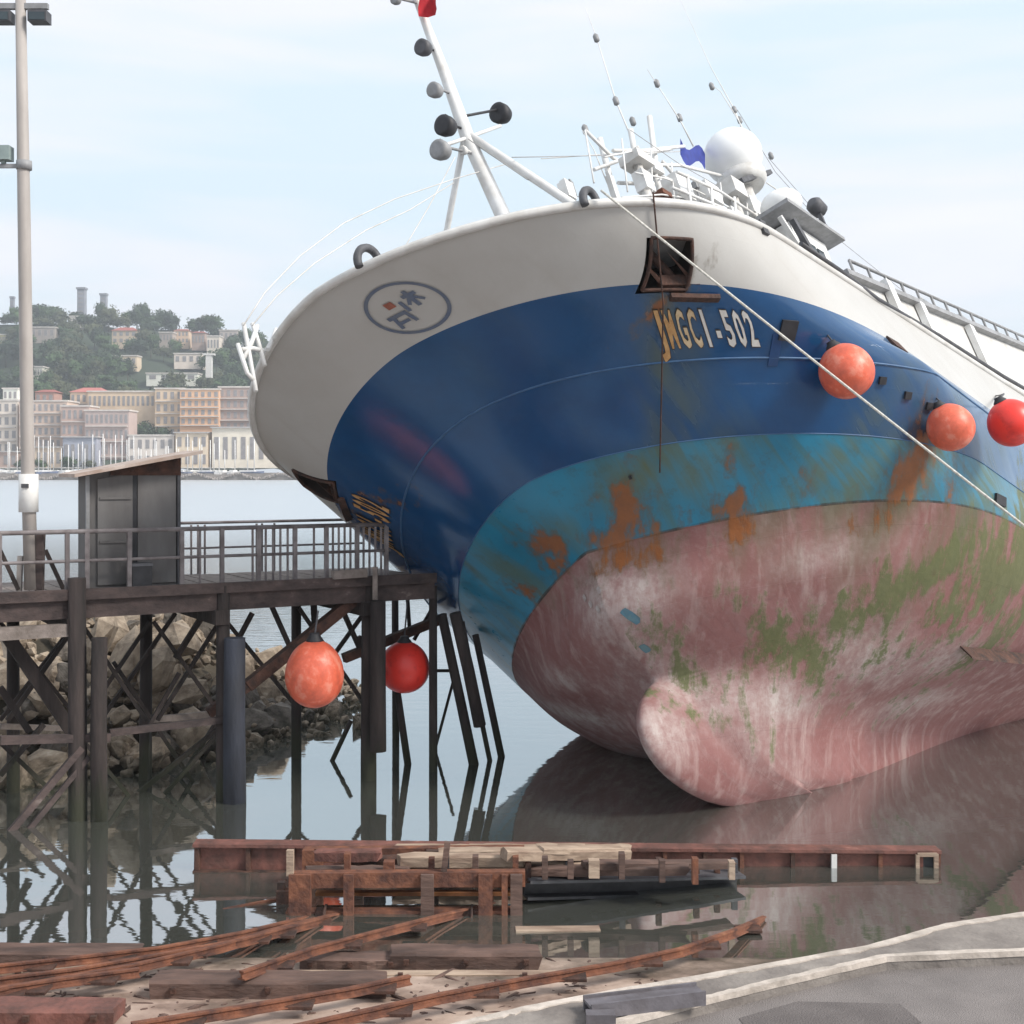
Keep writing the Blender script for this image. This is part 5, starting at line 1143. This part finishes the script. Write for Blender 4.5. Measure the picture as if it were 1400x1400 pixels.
building('quay_shop', 40, 84, 612, 640, 522, 9, (.56, .48, .40), 1, 5, 'low beige shop on the far quay right of the light pole', 'building', 'shed', None, None, False)
building('quay_shop', -40, 24, 618, 640, 522, 9, (.42, .34, .32), 1, 6, 'low brown shop on the far quay left of the light pole', 'building', 'shed', None, None, False)
HL = ['beige villa high on the hill below the taller tower', 'beige roofed villa lower down the hill under the first villa', 'small grey house in the trees left of the red roofed one', 'cream house with red roof right of the twin dark trees', 'brown house at the right end of the hill', 'wide pale house halfway down the right of the hill', 'small pale house beside the ship rail on the hill', 'long white flat roofed house at the foot of the hill', 'grey house on the hill crest behind the bow rail', 'white house on the hill crest right of the taller tower', 'small grey house at the hill foot beside the light pole', 'yellowish house on the hill at the left edge', 'long grey brown house on the hill right of the light pole']
HC_ = [(.50, .43, .35), (.55, .48, .38), (.36, .33, .32), (.56, .45, .36), (.34, .27, .25), (.62, .58, .55), (.6, .58, .55), (.70, .70, .68), (.42, .4, .4), (.6, .6, .6), (.5, .52, .5), (.5, .48, .3), (.33, .31, .31)]
for i, (u0, u1, v0, v1) in enumerate(houses):
    v = (v0 + v1) / 2; best = min(range(int(FYD), int(RYD), 4), key=lambda y: abs(HV - (hill_z((u0 + u1) / 2, y) + 3 - HC) / y * F - v1))
    building('hill_house', u0, u1, v0, v1, best - 6, 9, HC_[i], 2 if i in (3, 0) else 1, 4, HL[i], 'house', 'hip' if i in (3, 0, 4) else 'flat', 'houses on the far hill', None, False)
def tower(u, vt, vb, wpx, label):
    y = RYD + 10; p = at_y(u, vb + 14, y); q = at_y(u, vt, y); w = wpx / F * y
    o = empty('hill_tower', p); tag(o, label, 'tower', 'towers on the hill top'); h = q.z - p.z; mm = mat('grey_blue_concrete', (.28, .29, .33), None, .3, .9)
    MB().box((0, 0, h / 2), (w, w, h)).build('shaft', mm, o); MB().box((0, 0, h + .6), (w * 1.25, w * 1.25, 1.2)).build('cap', mm, o)
    for i in range(5): MB().box((0, -w / 2 - .05, h * (.3 + .14 * i)), (w * .6, .2, h * .05)).build('window', M_win, o)
tower(112, 396, 425, 10, 'taller grey tower block on top of the hill'); tower(142, 404, 425, 8, 'shorter grey tower on top of the hill right of the taller one'); tower(17, 408, 428, 5, 'thin pale mast tower on the hill top near the left edge')
w_ = empty('water_tower', at_y(286, 516, 585)); tag(w_, 'slim white tower standing at the foot of the hill', 'tower'); MB().box((0, 0, 4.8), (2.6, 2.6, 10)).build('shaft', M_offwhite, w_); MB().box((0, 0, 10.2), (5, 3.2, .8)).build('cap', M_offwhite, w_)

# sailing boats in the marina
hullm = []
for i, c in enumerate(((.72, .72, .72), (.16, .2, .32), (.62, .6, .55))):
    b = MB(); vs = []
    for x, hw, zt in ((-4.5, .9, 1.1), (-2, 1.5, 1.1), (1, 1.5, 1.2), (3, 1.0, 1.35), (4.8, .05, 1.5)):
        vs += [(x, -hw, zt), (x, -hw * .7, 0), (x, hw * .7, 0), (x, hw, zt)]
    b.add(vs, [(j * 4 + k, j * 4 + (k + 1) % 4, j * 4 + 4 + (k + 1) % 4, j * 4 + 4 + k) for j in range(4) for k in range(4)] + [(0, 1, 2, 3)]); hullm.append(b.mesh('hull', mat('yacht_hull_paint', c, None, .5, .4)))
cabm = MB().box((-.6, 0, 1.5), (3.4, 1.6, .8)).mesh('cabin', M_white); mastm = MB().tube([(0.6, 0, 1), (0.6, 0, 13)], [.17, .12], 6).mesh('mast', M_white); boom = MB().tube([(.6, 0, 2.6), (-3.4, 0, 2.7)], .14, 6).mesh('boom', M_offwhite)
r = random.Random(4)
for i, u in enumerate((-30, -12, 8, 22, 50, 58, 68, 86, 97, 106, 118, 133, 142, 150, 160, 171, 182, 192, 199, 209, 224, 232, 246, 262, 278, 292, 306, 320, 336, 345, -22, 0, 15, 30, 45, 63, 75, 92, 112, 126, 138, 155, 166, 178, 188, 204, 216, 240, 254, 270, 285, 299)):
    y = 505 + r.uniform(2, 9); o = empty('sailing_boat', ((u - 700) / F * y, y, 1.9), r.choice([.2, 1.3, 1.57, 2.6, -.2])); tag(o, 'white masted sailing boat moored among others alike in the far marina', 'sailing boat', 'sailing boats in the marina')
    link('hull', hullm[r.choice([0, 0, 1, 2])], o); link('cabin', cabm, o); m_ = link('mast', mastm, o); m_.scale = (1.3, 1.3, r.uniform(.7, 1.25)); link('boom', boom, o)

# ================================================================== AIR
hz = MB().box((0, 500, 48.5), (2600, 1140, 103))
mh = bpy.data.materials.new('haze'); mh.use_nodes = True; t = mh.node_tree; t.nodes.clear(); ot = t.nodes.new('ShaderNodeOutputMaterial'); pv = t.nodes.new('ShaderNodeVolumePrincipled')
pv.inputs['Color'].default_value = (.90, .95, 1, 1); pv.inputs['Density'].default_value = 0.00042; pv.inputs['Anisotropy'].default_value = .2; t.links.new(pv.outputs[0], ot.inputs['Volume'])
tag(hz.build('haze', mh), kind='stuff')
